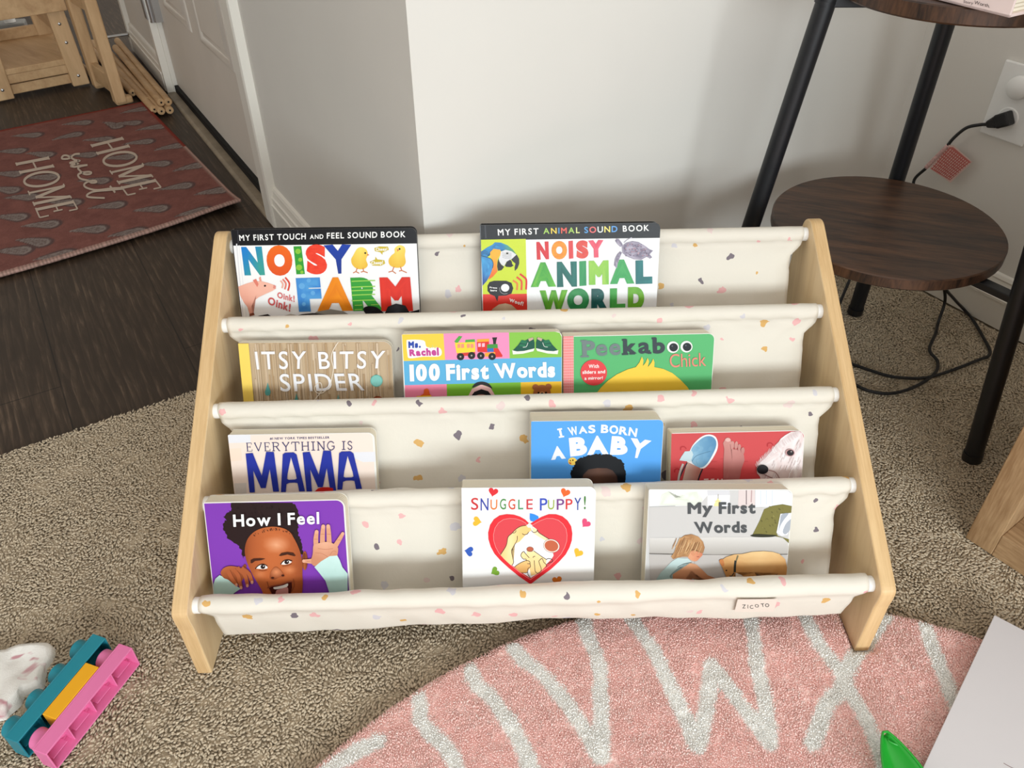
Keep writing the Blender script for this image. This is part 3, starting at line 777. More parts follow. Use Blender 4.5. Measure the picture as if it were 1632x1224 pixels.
kk = np.clip((sdt - .0080) / .0012, 0, 1)[:, None]; br_ = (.90 + .2 * rng.random(n))[:, None]; lt2 = (rng.random(n) < .14)[:, None]
tc_ = (np.where(lt2, pk2, pk) * kk + wh * (1 - kk)) * br_
tcol = np.repeat(np.concatenate([tc_, np.ones((n, 1))], 1)[keep2], 6, axis=0)
P[..., 2] -= .0030
nb = int(kf.sum())
rug = fast_mesh('alphabet_rug', np.concatenate([P.reshape(-1, 3)[kf], TV]), idx[q], TF + nb, M['rug'], np.concatenate([cc.reshape(-1, 4)[kf] * np.array([1.0, 1.0, 1.0, 1]), tcol]))
tag(rug, 'round pink pile rug with white capital letters in front of the bookshelf', 'rug')

# ------------------------------------------------------------------ sling bookshelf
SX = 0.35; PT = 0.016
ROD = [np.array([0.0, 0.3619 - 0.0905 * i, 0.3091 - 0.0531 * i]) for i in range(5)]
PH = math.radians(23)
shelf = tag(empty('sling_bookshelf', (0, 0.18, 0)), 'light wood bookshelf with cream speckled fabric slings, standing on the beige carpet', 'bookshelf')
sl = np.array([0, -0.0905, -0.0531]); sl /= np.linalg.norm(sl); nup = np.array([0, sl[2], -sl[1]])
def panel_outline(x):
    pts = [np.array([x, -0.0175, 0.0])]
    n0 = ROD[4] + nup * 0.0185
    for p in catmull([(-.0175, .080), (-.0190, .096), (-.0170, .1075), (n0[1] + .008, n0[2] + .0047)], False, 5): pts.append(np.array([x, p[0], p[1]]))
    for t in np.linspace(30.4, -78, 12):
        t = math.radians(t); pts.append(np.array([x, ROD[0][1] - 0.0185 * math.sin(t), ROD[0][2] + 0.0185 * math.cos(t)]))
    for p in catmull([(ROD[0][1] + .0181, ROD[0][2] + .0038), (.3875, .285), (.391, .25), (.392, .20)], False, 4)[1:]: pts.append(np.array([x, p[0], p[1]]))
    pts.append(np.array([x, 0.392, 0.0]))
    return pts
for x0, dx in ((-SX - PT, PT), (SX, PT)):
    mb = MB(); mb.prism(panel_outline(x0), (dx, 0, 0), 0, 1)
    rel(mb.build('side_panel', [M['panel_face'], M['panel_edge']], bevel=0.0016), shelf)
for i in range(5):
    mb = MB(); mb.tube([ROD[i] + np.array([-SX - 0.001, 0, 0]), ROD[i] + np.array([SX + 0.001, 0, 0])], 0.0078, 20)
    r = rel(mb.build('rod', M['white_plastic'], smooth=True), shelf)
    for sx in (-1, 1):
        mb = MB(); mb.tube([ROD[i] + np.array([sx * (SX - 0.0075), 0, 0]), ROD[i] + np.array([sx * (SX + 0.0005), 0, 0])], 0.0084, 20)
        cpo = mb.build('end_cap', M['white_plastic'], smooth=True, bevel=0.0012); cpo.parent = r; cpo.matrix_parent_inverse = r.matrix_parent_inverse.copy()
        cpo.matrix_parent_inverse = Matrix.Identity(4)

# one long sheet of fabric: around each rod, down behind the books, up to the next rod
ndir = np.array([0, -math.cos(PH), math.sin(PH)]); ddir = np.array([0, -math.sin(PH), -math.cos(PH)])
DROP = [0.09, 0.09, 0.09, 0.053]
fab = MB(); fab.uv = []
NX = 150
for i in range(4):
    c = ROD[i]; c2 = ROD[i + 1]; R0 = 0.0094
    a_n = math.atan2(ndir[2], ndir[1])               # angle of the front normal in the y-z plane
    prof = []
    for t in np.linspace(a_n - math.radians(215), a_n + math.radians(58), 24):   # from behind, over the top, to the front and under
        prof.append(c + R0 * np.array([0, math.cos(t), math.sin(t)]))
    seam = c + ddir * 0.0200 + ndir * 0.0020
    e_ = prof[-1]
    for t in (.33, .66, 1.0): prof.append(e_ + (seam - e_) * t + ndir * .0006 * math.sin(math.pi * t))
    zb = c2[2] - DROP[i]
    A = prof[-1]; L = (A[2] - zb - 0.008) / math.cos(PH)
    for t in np.linspace(0.0, 1, 26)[1:]: prof.append(A + ddir * L * t)
    B = prof[-1]
    if i < 3:
        tail = [B, B + np.array([0, -.010, -.008]), B + np.array([0, -.028, -.008]), np.array([0, B[1] - .036, B[2] + .010]), np.array([0, c2[1] + .0103, c2[2] - .006]), np.array([0, c2[1] + .0099, c2[2] + .001])]
        prof += catmull(tail, False, 4)[1:]
    else:
        yb = 0.0035
        tail = [B, B + np.array([0, -.008, -.007]), np.array([0, (B[1] + yb) / 2, zb]), np.array([0, yb + .004, zb]), np.array([0, yb - .002, zb + .005])]
        prof += catmull(tail, False, 4)[1:]
        F0 = prof[-1]; F1 = c2 + np.array([0, -0.0060, -0.0115])
        for t in np.linspace(0, 1, 12)[1:]: prof.append(F0 + (F1 - F0) * t + np.array([0, -.0015 * math.sin(math.pi * t), 0]))
        for t in np.linspace(math.pi + 0.80, -0.2, 20)[1:]: prof.append(c2 + 0.0096 * np.array([0, math.cos(t), math.sin(t)]))
    prof = np.array(prof)
    seg = np.r_[0, np.cumsum(np.linalg.norm(np.diff(prof, axis=0), axis=1))]
    s_front = seg[26] - 0.0235                                  # arc length where the sheet leaves the rod
    np_ = len(prof)
    tang = np.gradient(prof, axis=0); tang /= np.linalg.norm(tang, axis=1)[:, None] + 1e-12
    nor = np.stack([np.zeros(np_), tang[:, 2], -tang[:, 1]], 1)
    pts = []
    for a in range(NX):
        u = a / (NX - 1) * 2 - 1
        for b in range(np_):
            sF = seg[b] - s_front
            wdt = 0.3435 if sF < 0.012 else 0.3435 - 0.0125 * min(1, (sF - 0.012) / 0.016) ** 1.3
            if i == 3:
                end = seg[-1] - seg[b]
                if end < 0.055: wdt = max(wdt, 0.343 - 0.0125 * min(1, max(0, end - 0.031) / 0.015))
            wdt += 0.0012 * mnoise.noise((u * 3, sF * 40, i * 5.1))
            x = u * wdt
            amp = 0.0 if sF < -0.004 else min(1, (sF + 0.004) / 0.03)
            d = amp * (0.0040 * mnoise.noise((x * 9, sF * 7, i * 3.7)) + 0.0020 * mnoise.noise((x * 34 + sF * 20, sF * 26, 9 + i)))
            sl_ = math.exp(-((sF - 0.012) / 0.009) ** 2); d += sl_ * 0.0016 * (1 - abs(2 * mnoise.noise((x * 26 - sF * 45, sF * 14, 3.3 + i)))) ** 2 - sl_ * .0006
            edge_w = max(0, abs(u) - 0.86) / 0.14
            d += 0.0012 * edge_w * math.sin(sF * 260 + x * 210) * (1 if 0 < sF < 0.05 else 0.2)
            d += 0.0008 * (1 if abs(sF - 0.0235) < 0.0035 else 0)       # stitched ridge below the rod
            if i == 3:
                end = seg[-1] - seg[b]
                if end > 0.045: d += 0.0
                low = math.exp(-((end - 0.082) / 0.016) ** 2)
                zz = low * (0.0045 * math.sin(x * 13 + 1.3) + 0.003 * mnoise.noise((x * 11, 2.2, 1.1)) - 0.004 * (abs(x) / 0.35) ** 2)
            else: zz = 0
            q = prof[b] + nor[b] * d * 0.8 + np.array([0, 0, zz])
            pts.append((x, q[1], q[2])); fab.uv.append((x + i * 1.37, seg[b] + i * 0.413))
    uvs = fab.uv; fab.grid(pts, NX, np_); fab.uv = uvs
fabric = rel(fab.build('fabric_sling', M['fabric'], smooth='all'), shelf)
sd = fabric.modifiers.new('thickness', 'SOLIDIFY'); sd.thickness = 0.0007; sd.offset = 0.0

# woven name tag on the front apron
tO = Pp(1176, 955, (0, -0.0128, 0.09), (0, -0.95, 0.31))
ap_n = np.array([0.0, -0.98, -0.2])
ap_O = np.array([0.2, -0.0122, 0.0840])
ta = Art(ap_O, (1, 0, 0), (0, .2, -.98), ap_n, (1100, 900, 5.44))
ta.poly([(412, 300), (760, 296), (722, 408), (382, 410)], (240, 228, 216))
tx = [((450, 345), (482, 345), (478, 378), (452, 378), 'Z'), ((497, 347), (503, 347), (503, 378), (497, 378), 'I'), ((516, 352), (545, 350), (548, 380), (518, 382), 'C'), ((556, 346), (588, 340), (600, 366), (566, 372), 'O'), ((610, 337), (640, 334), (646, 364), (618, 366), 'T'), ((648, 336), (684, 336), (684, 366), (650, 366), 'O')]
for a, b, c_, d_, ch in tx: ta.text(ch, (a, b, c_, d_), (58, 56, 58), 0.02)
Mx = Matrix(((1, 0, 0, ap_O[0]), (0, -.2, -.98, ap_O[1]), (0, .98, -.2, ap_O[2]), (0, 0, 0, 1)))
tg = ta.build('brand_tag', None, M['print_matt'])
tg.parent = fabric; tg.matrix_parent_inverse = (Matrix.Translation(shelf.location)).inverted() @ fabric.matrix_parent_inverse.inverted() if False else Matrix.Identity(4)
tg.matrix_local = Mx

# ------------------------------------------------------------------ board books
class Book:
    """a book leaning in pocket ROW; tl and tr are the top corners of its front cover in the photograph"""
    def __init__(s, row, tilt, t, tl, tr, H, crop, label, kind='board', rad=0.006, ink=None, group=None):
        a = math.radians(tilt); nn = np.array([0, -math.cos(a), math.sin(a)])
        Q = ROD[row] + nn * (0.0112 + t)
        TL, TR = Pp(*tl, Q, nn), Pp(*tr, Q, nn)
        s.U = (TR - TL) / np.linalg.norm(TR - TL); s.N = nn; s.Vd = -np.cross(nn, s.U); s.W = float(np.linalg.norm(TR - TL))
        s.O, s.t, s.H, s.kind, s.rad = TL, t, H, kind, rad
        s.ink = ink or M['print']
        s.art = Art(TL, s.U, s.Vd, nn, crop); s.art.lim = (s.W - 0.0004, H - 0.0012)
        base = TL + s.U * s.W / 2 + s.Vd * H - nn * t
        mt = Matrix.Identity(4); up = -s.Vd
        for i in range(3): mt[i][0], mt[i][1], mt[i][2], mt[i][3] = s.U[i], up[i], nn[i], base[i]
        s.root = empty('board_book' if kind == 'board' else 'hardcover_book', mat=mt)
        tag(s.root, label, 'book', group)
    def outline(s, ins=0.0, rl=0.0015):
        w, h, r = s.W / 2 - ins, s.H - ins, s.rad
        pts = [(-w, ins), (w - r, ins)]
        pts += [(w - r + r * math.sin(t), ins + r - r * math.cos(t)) for t in np.linspace(0, math.pi / 2, 7)[1:]]
        pts += [(w - r + r * math.cos(t), h - r + r * math.sin(t)) for t in np.linspace(0, math.pi / 2, 7)]
        pts += [(-w + rl - rl * math.sin(t), h - rl + rl * math.cos(t)) for t in np.linspace(0, math.pi / 2, 4)]
        return pts
    def fill(s, c, ins=0.0012, left=0.0, right=None, r=None, v0=None, v1=None):
        """a ground of ink following the rounded cover; in metres"""
        ins_r = ins if right is None else right
        rr = s.rad - ins if r is None else r
        L, R, T, B = left, s.W - ins_r, ins if v0 is None else v0, (s.H - ins) if v1 is None else v1
        pts = [(L, T), (R - rr, T)] + [(R - rr + rr * math.sin(t), T + rr - rr * math.cos(t)) for t in np.linspace(0, math.pi / 2, 8)[1:]]
        pts += [(R, B), (L, B)]
        s.art.lay(); s.art.face(pts, [c] * len(pts))
    def done(s, cover='white', spine=None):
        t, hc = s.t, s.kind != 'board'
        ct = 0.0022 if hc else 0.0009
        cm = M['cover_black'] if cover == 'black' else M['cover_white']
        off = Vector((0, 0, 0))
        mb = MB(); mb.prism([(x, y, t - ct) for x, y in s.outline()], (0, 0, ct - 0.00001))
        fc = mb.build('front_cover', cm, s.root)
        mb = MB(); mb.prism([(x, y, 0.0) for x, y in s.outline()], (0, 0, ct)); mb.build('back_cover', cm, s.root)
        ins = 0.003 if hc else 0.0003
        mb = MB(); mb.prism([(x, y, ct) for x, y in s.outline(ins)], (0, 0, t - 2 * ct)); mb.build('page_block', M['page'], s.root)
        if spine is not None or hc:
            mb = MB(); mb.box((-s.W / 2 - 0.0010, 0.0002, 0.0004), (-s.W / 2 + 0.0004, s.H - 0.0006, t - 0.0004))
            mb.build('spine', spine or cm, s.root)
        o = s.art.build('cover_print', None, s.ink, (-s.W / 2, s.H, s.t))
        o.parent = fc
        return s

def hsh(x, y): return (math.sin(x * 12.9898 + y * 78.233) * 43758.5453) % 1.0
def mixc(a, b, t): t = min(1, max(0, t)); return tuple(x + (y - x) * t for x, y in zip(a, b))

# --- the farm sound book
b = Book(0, 19, 0.013, (368.7, 366.4), (663, 363), 0.178, (340, 330, 4.5333), 'large white sound book with black top band, yellow chicks and a pink pig', 'hard', 0.007, M['print_gloss'])
a = b.art; b.fill((246, 246, 246), 0.0, 0.0, 0.0, 0.007)
b.fill((20, 20, 24), 0.0, 0.0, 0.0, 0.007, None, 0.0185)
a.stroke([(168, 265), (215, 805), (240, 1100)], 9, (226, 226, 230)); a.stroke([(176, 165), (180, 262)], 8, (52, 52, 58))  # shade and highlight of the spine hinge groove, painted as grey lines
a.stroke([(186, 275), (240, 805), (262, 1100)], 5, (232, 232, 236))
wt = (248, 248, 246)
a.text('MY FIRST TOUCH', [(185, 202), (668, 190), (668, 233), (190, 244)], wt, 0.03, gap=.24)
a.text('AND', [(698, 200), (795, 197), (795, 229), (698, 231)], wt, 0.03, gap=.24)
a.text('FEEL SOUND BOOK', [(820, 186), (1388, 174), (1388, 218), (820, 228)], wt, 0.03, gap=.24)
a.text('N', [(200, 288), (350, 285), (374, 492), (226, 494)], 0, .12, grad=lambda x, y: mixc((32, 128, 208), (62, 160, 150), ((x - 230) / 160 + (y - 330) / 300)))
a.text('O', [(378, 280), (566, 276), (576, 492), (392, 496)], 0, .12, grad=lambda x, y: mixc((240, 110, 30), (226, 86, 36), (y - 280) / 220))
a.text('I', [(579, 284), (636, 282), (662, 484), (600, 486)], (56, 158, 56), .12)
for ex, ey, er in ((612, 320, 20), (628, 380, 15), (620, 436, 22), (640, 470, 12)): a.ell(ex, ey, er, er * .95, (140, 198, 64))
a.text('S', [(664, 274), (812, 270), (826, 482), (676, 486)], 0, .12, grad=lambda x, y: mixc((232, 58, 40), (240, 76, 52), hsh(int(x / 9), int(y / 9))))
a.text('Y', [(806, 272), (986, 268), (948, 480), (880, 482)], 0, .12, grad=lambda x, y: mixc((30, 66, 170), (36, 60, 140), (y - 270) / 210))
def chick(pts, eye, beak, legs):
    cx, cy = np.mean(pts, 0)
    a.blob(pts, lambda x, y: mixc((250, 226, 110), (236, 190, 70), (y - cy + 90) / 170 + 0.5 * abs(x - cx) / 90 - .1))
    for l in legs: a.stroke(l, 7, (206, 120, 74), False)
    a.poly(beak, (226, 130, 76)); a.ell(eye[0], eye[1], 7, 7, (40, 34, 28))
chick([(1010, 350), (1040, 300), (1075, 290), (1108, 310), (1116, 345), (1104, 380), (1116, 420), (1090, 446), (1040, 446), (1005, 418), (996, 380)], (1098, 332), [(1112, 335), (1128, 346), (1112, 352)],
      [[(1040, 440), (1030, 468)], [(1010, 476), (1030, 466), (1054, 478)], [(1082, 440), (1086, 466)], [(1066, 470), (1086, 464), (1116, 474)]])
chick([(1310, 300), (1340, 276), (1376, 284), (1388, 312), (1384, 350), (1390, 400), (1366, 432), (1318, 438), (1276, 420), (1266, 384), (1286, 350), (1310, 330)], (1346, 302), [(1326, 300), (1344, 310), (1330, 322)],
      [[(1306, 430), (1294, 462)], [(1266, 470), (1294, 462), (1320, 480)], [(1352, 430), (1362, 460)], [(1342, 462), (1362, 458), (1398, 474)]])
for pts, q in (([(1164, 296), (1200, 284), (1262, 286), (1268, 308), (1240, 322), (1224, 326), (1222, 345), (1206, 326), (1168, 318)], [(1174, 294), (1256, 292), (1256, 314), (1174, 317)]),
               ([(1130, 396), (1170, 378), (1172, 358), (1186, 378), (1236, 384), (1242, 408), (1210, 424), (1150, 422)], [(1140, 392), (1226, 386), (1226, 412), (1142, 416)])):
    a.poly(pts, (206, 184, 62)); a.text('Cheep!', q, wt, .05)
def pigc(x, y): return mixc((244, 186, 166), (226, 150, 130), (y - 520) / 260 + (180 - x) / 400)
a.blob([(178, 575), (240, 552), (300, 535), (350, 535), (400, 548), (450, 566), (454, 588), (430, 604), (390, 622), (330, 650), (292, 680), (276, 720), (290, 770), (262, 772), (246, 720), (222, 690), (196, 640)], pigc, False)
a.poly([(286, 528), (310, 518), (328, 556), (318, 578)], (226, 130, 112)); a.poly([(330, 512), (342, 500), (350, 536), (336, 536)], (236, 160, 140))
a.poly([(436, 560), (454, 570), (448, 590), (432, 586)], (222, 140, 130)); a.ell(374, 568, 8, 7, (60, 40, 40)); a.poly([(262, 770), (292, 762), (300, 778), (262, 790)], (130, 70, 50))
for r, x0, c_ in ((40, 486, (238, 176, 160)), (55, 502, (230, 128, 110)), (72, 520, (222, 76, 60))):
    a.stroke([(x0, 560 - r * .72), (x0 + r * .34, 560 - r * .3), (x0 + r * .42, 562), (x0 + r * .28, 562 + r * .58)], 12, c_)
a.text('Oink!', [(464, 612), (588, 640), (588, 686), (462, 654)], (216, 110, 110), .05)
a.text('Oink!', [(400, 646), (562, 700), (556, 756), (392, 700)], (208, 92, 92), .05)
a.text('F', [(596, 512), (764, 508), (668, 752), (620, 756)], 0, .12, grad=lambda x, y: mixc((58, 130, 210), (92, 168, 226), hsh(int(x / 22), int(y / 30)))) if False else None
a.text('F', [(596, 513), (770, 508), (792, 752), (620, 756)], 0, .12, grad=lambda x, y: mixc((52, 124, 206), (90, 164, 222), hsh(int(x / 22), int(y / 30))))
for ex, ey, er in ((640, 570, 22), (690, 530, 15), (652, 640, 18), (720, 620, 16), (655, 700, 14)): a.ell(ex, ey, er, er, (104, 172, 226))
a.text('A', [(790, 510), (978, 506), (1000, 748), (764, 752)], 0, .12, grad=lambda x, y: mixc((246, 150, 30), (232, 130, 26), hsh(int(x / 20), int(y / 20))))
a.text('R', [(990, 510), (1180, 505), (1212, 746), (1012, 750)], (58, 160, 60), .12)
for yy in (532, 574, 600, 632, 672): a.stroke([(1000, yy + 4), (1090, yy), (1170, yy - 2)], 7, (160, 214, 90))
for yy in (705, 736): a.stroke([(1022, yy + 4), (1076, yy + 2)], 6, (160, 214, 90)); a.stroke([(1140, yy), (1196, yy - 2)], 6, (150, 206, 84))
a.text('M', [(1200, 508), (1422, 505), (1444, 750), (1216, 752)], 0, .12, grad=lambda x, y: mixc((230, 58, 42), (214, 48, 38), hsh(int(x / 25), int(y / 25))))
a.poly([(700, 790), (745, 756), (850, 736), (940, 752), (1010, 790), (1012, 900), (700, 900)], (150, 146, 136)); a.blob([(530, 806), (640, 772), (720, 764), (860, 780), (1000, 786), (1016, 900), (530, 900)], lambda x, y: mixc((66, 58, 52), (30, 28, 28), hsh(int(x / 30), int(y / 20))), False)
a.poly([(300, 812), (330, 784), (395, 772), (452, 808), (452, 900), (300, 900)], (40, 34, 32)); a.poly([(452, 800), (560, 770), (620, 784), (560, 900), (452, 900)], (196, 186, 172))
cow = lambda x, y: mixc((66, 70, 78), (24, 25, 29), abs(x - 1330) / 110 + hsh(int(x / 9), int(y / 9)) * .2)
a.blob([(1084, 738), (1110, 716), (1180, 722), (1240, 776), (1232, 800), (1170, 798), (1110, 776)], lambda x, y: mixc((20, 20, 24), (50, 52, 58), hsh(int(x / 9), int(y / 9)) * .5))
a.blob([(1238, 770), (1262, 718), (1320, 696), (1388, 710), (1420, 764), (1492, 738), (1496, 900), (1238, 900)], cow, False)
b.done('black', M['cover_black'])

# --- the animal world sound book
b = Book(0, 20, 0.015, (766, 358.7), (1052.8, 355), 0.178, (740, 330, 4.5333), 'large white glittery sound book with black top band, blue macaw and sea turtle', 'hard', 0.007, M['print_foil'])
a = b.art; b.fill((246, 246, 248), 0.0, 0.0, 0.0, 0.007)
b.fill((24, 25, 30), 0.0, 0.0, 0.0, 0.007, None, 0.0178)
a.stroke([(150, 130), (156, 226)], 9, (66, 68, 74))  # painted highlight of the hinge groove across the black band
cs = [(166, 206, 96), (240, 210, 80), (90, 150, 210), (232, 96, 80), (166, 206, 96), (222, 232, 150)]
a.text('MY FIRST', [(240, 160), (536, 152), (536, 196), (244, 206)], wt, .03, gap=.26)
a.text('ANIMAL', [(570, 152), (834, 146), (834, 188), (572, 194)], 0, .03, cs, gap=.28)
a.text('SOUND', [(866, 144), (1106, 136), (1106, 180), (868, 188)], 0, .03, [(90, 160, 220), (236, 110, 110), (226, 232, 230), (240, 226, 120), (96, 160, 226)], gap=.22)
a.text('BOOK', [(1144, 134), (1334, 128), (1334, 172), (1146, 178)], wt, .03, gap=.26)
lime = (204, 222, 52); red_ = (226, 52, 40)
a.poly([(120, 236), (444, 230), (452, 628), (133, 630)], lime); a.poly([(133, 630), (452, 626), (462, 1100), (142, 1100)], red_)
PC = a.crop; a.crop = (760, 370, 9.415)
blue = lambda x, y: mixc((52, 160, 214), (44, 112, 176), hsh(int(x / 26 + y / 40), int(y / 16)))
a.blob([(62, 290), (150, 230), (230, 190), (270, 152), (360, 156), (460, 196), (540, 260), (590, 330), (540, 340), (440, 270), (360, 270), (250, 250), (190, 300), (150, 380), (66, 380)], lambda x, y: mixc(blue(x, y), (92, 156, 110), (x - 380) / 140), False)
a.blob([(200, 300), (250, 250), (350, 262), (362, 320), (310, 400), (300, 500), (310, 590), (240, 670), (170, 716), (200, 620), (240, 500), (240, 420), (200, 370)], lambda x, y: mixc((250, 178, 52), (236, 112, 40), (y - 380) / 280), False)
a.blob([(66, 380), (150, 372), (220, 410), (248, 480), (230, 560), (200, 640), (150, 730), (84, 806), (78, 600)], lambda x, y: mixc(mixc((74, 166, 220), (52, 130, 196), hsh(int(x / 18), int(y / 50))), (40, 60, 140), (y - 620) / 160), False)
a.stroke([(64, 352), (150, 376), (215, 405), (246, 470), (236, 540)], 9, (34, 52, 60))
for yy in (296, 318, 338): a.stroke([(66, yy), (120, yy - 16), (170, yy + 10)], 5, (24, 60, 90))
a.poly([(362, 290), (430, 264), (520, 286), (600, 340), (560, 400), (500, 410), (440, 450), (410, 510), (360, 480), (326, 410), (350, 350)], (226, 226, 230))
for yy in (300, 318, 336, 352, 372): a.stroke([(380, yy), (440, yy + 20), (520, yy + 14)], 3, (60, 60, 66))
a.ell(456, 318, 30, 24, (208, 206, 206)); a.ell(456, 318, 17, 14, (70, 66, 60)); a.ell(456, 318, 8, 8, (16, 16, 16))
a.poly([(326, 390), (312, 440), (304, 510), (318, 580), (370, 570), (410, 520), (370, 490), (336, 440)], (40, 38, 40))
a.poly([(598, 334), (634, 400), (636, 470), (610, 540), (570, 582), (566, 530), (580, 470), (540, 440), (516, 410)], (44, 42, 48)); a.poly([(450, 440), (500, 412), (524, 440), (530, 478), (552, 500), (510, 524), (440, 520), (420, 500)], (30, 29, 32))
for p0, p1, p2, c_ in (((540, 724), (606, 780), (600, 868), (232, 130, 60)), ((596, 672), (672, 750), (668, 868), (228, 76, 48)), ((646, 626), (742, 720), (738, 860), (220, 46, 44))): a.stroke([p0, ((p0[0] + p1[0] + 26) / 2, (p0[1] + p1[1]) / 2), p1, p2], 28, c_)
a.poly([(160, 800), (190, 748), (260, 728), (440, 728), (520, 760), (546, 840), (520, 920), (440, 950), (324, 956), (306, 1040), (268, 958), (200, 930), (160, 880)], (26, 26, 30))
a.ell(424, 834, 62, 58, (240, 240, 240)); a.stroke([(340, 830), (352, 890), (400, 924), (460, 916)], 8, (150, 150, 152))
a.text('Press', [(192, 816), (304, 826), (304, 846), (192, 838)], wt, .09); a.text('here', [(204, 860), (300, 862), (300, 886), (204, 886)], wt, .09)
a.text('Woof!', [(492, 992), (704, 1046), (690, 1104), (488, 1040)], wt, .06)
a.blob([(190, 1224), (236, 1150), (330, 1084), (430, 1066), (520, 1090), (600, 1160), (640, 1240), (640, 1500), (190, 1500)], lambda x, y: mixc((226, 200, 172), (172, 138, 108), (y - 1080) / 260 + abs(x - 420) / 400), False)
a.ell(340, 1216, 22, 16, (50, 36, 30)); a.ell(500, 1214, 22, 16, (50, 36, 30))
a.crop = PC
def cray(c1, c2): return lambda x, y: mixc(c1, c2, hsh(int(x / 7 + y / 30), int(y / 22)))
def W1(ch, x0, x1, yt, yb, c1, c2, sk=8): a.text(ch, [(x0, yt), (x1, yt - 4), (x1 + sk, yb - 4), (x0 + sk, yb)], 0, .12, grad=cray(c1, c2))
for ch, x0, x1, yt, yb, c1, c2 in (('N', 520, 608, 252, 380, (222, 56, 62), (208, 48, 60)), ('O', 628, 740, 248, 378, (240, 160, 40), (230, 136, 40)), ('I', 752, 784, 246, 374, (216, 60, 60), (224, 76, 80)), ('S', 806, 894, 244, 372, (226, 92, 74), (216, 66, 66)), ('Y', 900, 998, 240, 366, (232, 96, 120), (224, 76, 96))): W1(ch, x0, x1, yt, yb, c1, c2, 4)
for ch, x0, x1, yt, yb, c1, c2 in (('A', 486, 652, 402, 578, (62, 160, 62), (120, 196, 66)), ('N', 668, 812, 396, 578, (24, 96, 92), (36, 120, 110)), ('I', 830, 880, 392, 570, (40, 140, 88), (60, 160, 96)), ('M', 898, 1042, 388, 562, (130, 196, 70), (168, 212, 92)), ('A', 1058, 1218, 382, 556, (76, 176, 100), (56, 160, 88)), ('L', 1236, 1356, 386, 556, (28, 108, 110), (40, 128, 130))): W1(ch, x0, x1, yt, yb, c1, c2, 2)
for ch, x0, x1, yt, yb, c1, c2 in (('W', 550, 740, 602, 768, (120, 188, 44), (68, 150, 40)), ('O', 744, 902, 590, 756, (32, 130, 72), (56, 150, 84)), ('R', 918, 1032, 590, 756, (16, 78, 76), (30, 104, 100)), ('L', 1052, 1164, 588, 748, (56, 158, 66), (84, 176, 76)), ('D', 1182, 1300, 578, 746, (120, 186, 44), (92, 162, 40))): W1(ch, x0, x1, yt, yb, c1, c2, -2)
PC = a.crop; a.crop = (900, 360, 10.2)
tur = lambda x, y: mixc((184, 176, 194), (112, 104, 126), hsh(int(x / 22), int(y / 22)))
a.blob([(800, 640), (812, 540), (850, 460), (900, 410), (930, 430), (900, 500), (866, 580), (846, 690)], tur, False)
a.blob([(926, 330), (1000, 270), (1100, 246), (1200, 262), (1300, 320), (1380, 380), (1436, 400), (1380, 460), (1420, 510), (1380, 530), (1330, 500), (1240, 550), (1120, 540), (1000, 490), (936, 440)], tur, False)
a.blob([(816, 240), (840, 206), (880, 210), (930, 280), (946, 320), (900, 340), (850, 290)], tur, False); a.stroke([(960, 270), (1020, 220), (1090, 186)], 14, (176, 172, 184))
for i in range(60): a.ell(960 + hsh(i, 1) * 380, 290 + hsh(i, 2) * 200 + 0, 9, 7, (112, 92, 116) if i % 3 else (200, 150, 160))
a.crop = PC
a.poly([(736, 772), (780, 756), (850, 754), (900, 766), (900, 900), (736, 900)], (60, 40, 34))
b.done('black', M['cover_black'])

# --- the spider book: printed wood with a loose white thread
b = Book(1, 23, 0.011, (380, 546), (624, 544), 0.158, (360, 500, 5.44), 'board book with wood-grain cover, yellow spine strip and looping white thread', 'board', 0.010)
a = b.art; b.fill((198, 174, 142), 0.0002, 0.0, 0.0002, 0.0098)
for i in range(120):
    u = 0.013 + hsh(i, 3.3) * (b.W - 0.016); v0 = 0.0015 + (hsh(i, 5.1) * .07 if i % 2 else 0) + (0.008 if u > b.W - .012 else 0); v1 = v0 + .03 + hsh(i, 8.7) * .1
    cc = mixc((176, 146, 110), (218, 198, 172), hsh(i, 9.2)); w_ = .0004 + hsh(i, 4.4) * .0022
    if u + w_ < b.W - .002: a.rect_uv(u, v0, u + w_, min(v1, b.H - .002), cc)
a.rect_uv(0.0, 0.0008, 0.0118, b.H - .001, (250, 218, 106))
a.text('ITSY', [(252, 326), (698, 322), (690, 474), (272, 480)], (244, 243, 246), .012, gap=.24)
a.text('BITSY', [(800, 328), (1384, 318), (1368, 470), (812, 476)], (244, 243, 246), .012, gap=.24)
a.text('SPIDER', [(466, 520), (1176, 514), (1206, 662), (478, 670)], (240, 240, 244), .012, gap=.22)
a.ell(1308, 578, 53, 52, (108, 182, 170)); a.ell(1308, 578, 46, 45, (132, 200, 190)); a.ell(1318, 760, 52, 50, (150, 66, 34))
for x, y, s_, c_ in ((366, 592, 1, (88, 158, 152)), (614, 686, 1, (88, 150, 142)), (976, 694, 1, (124, 166, 156))): a.poly([(x, y), (x + 12, y + 44), (x + 27, y + 82), (x + 18, y + 108), (x, y + 116), (x - 18, y + 108), (x - 25, y + 82), (x - 11, y + 44)], c_)
a.stroke([(978, 240), (935, 310), (916, 380), (934, 470), (920, 560), (904, 620), (850, 676), (800, 684), (770, 650), (790, 606), (824, 596), (836, 640), (826, 676), (790, 720), (762, 762), (740, 840)], 7, (240, 228, 210))
b.done()

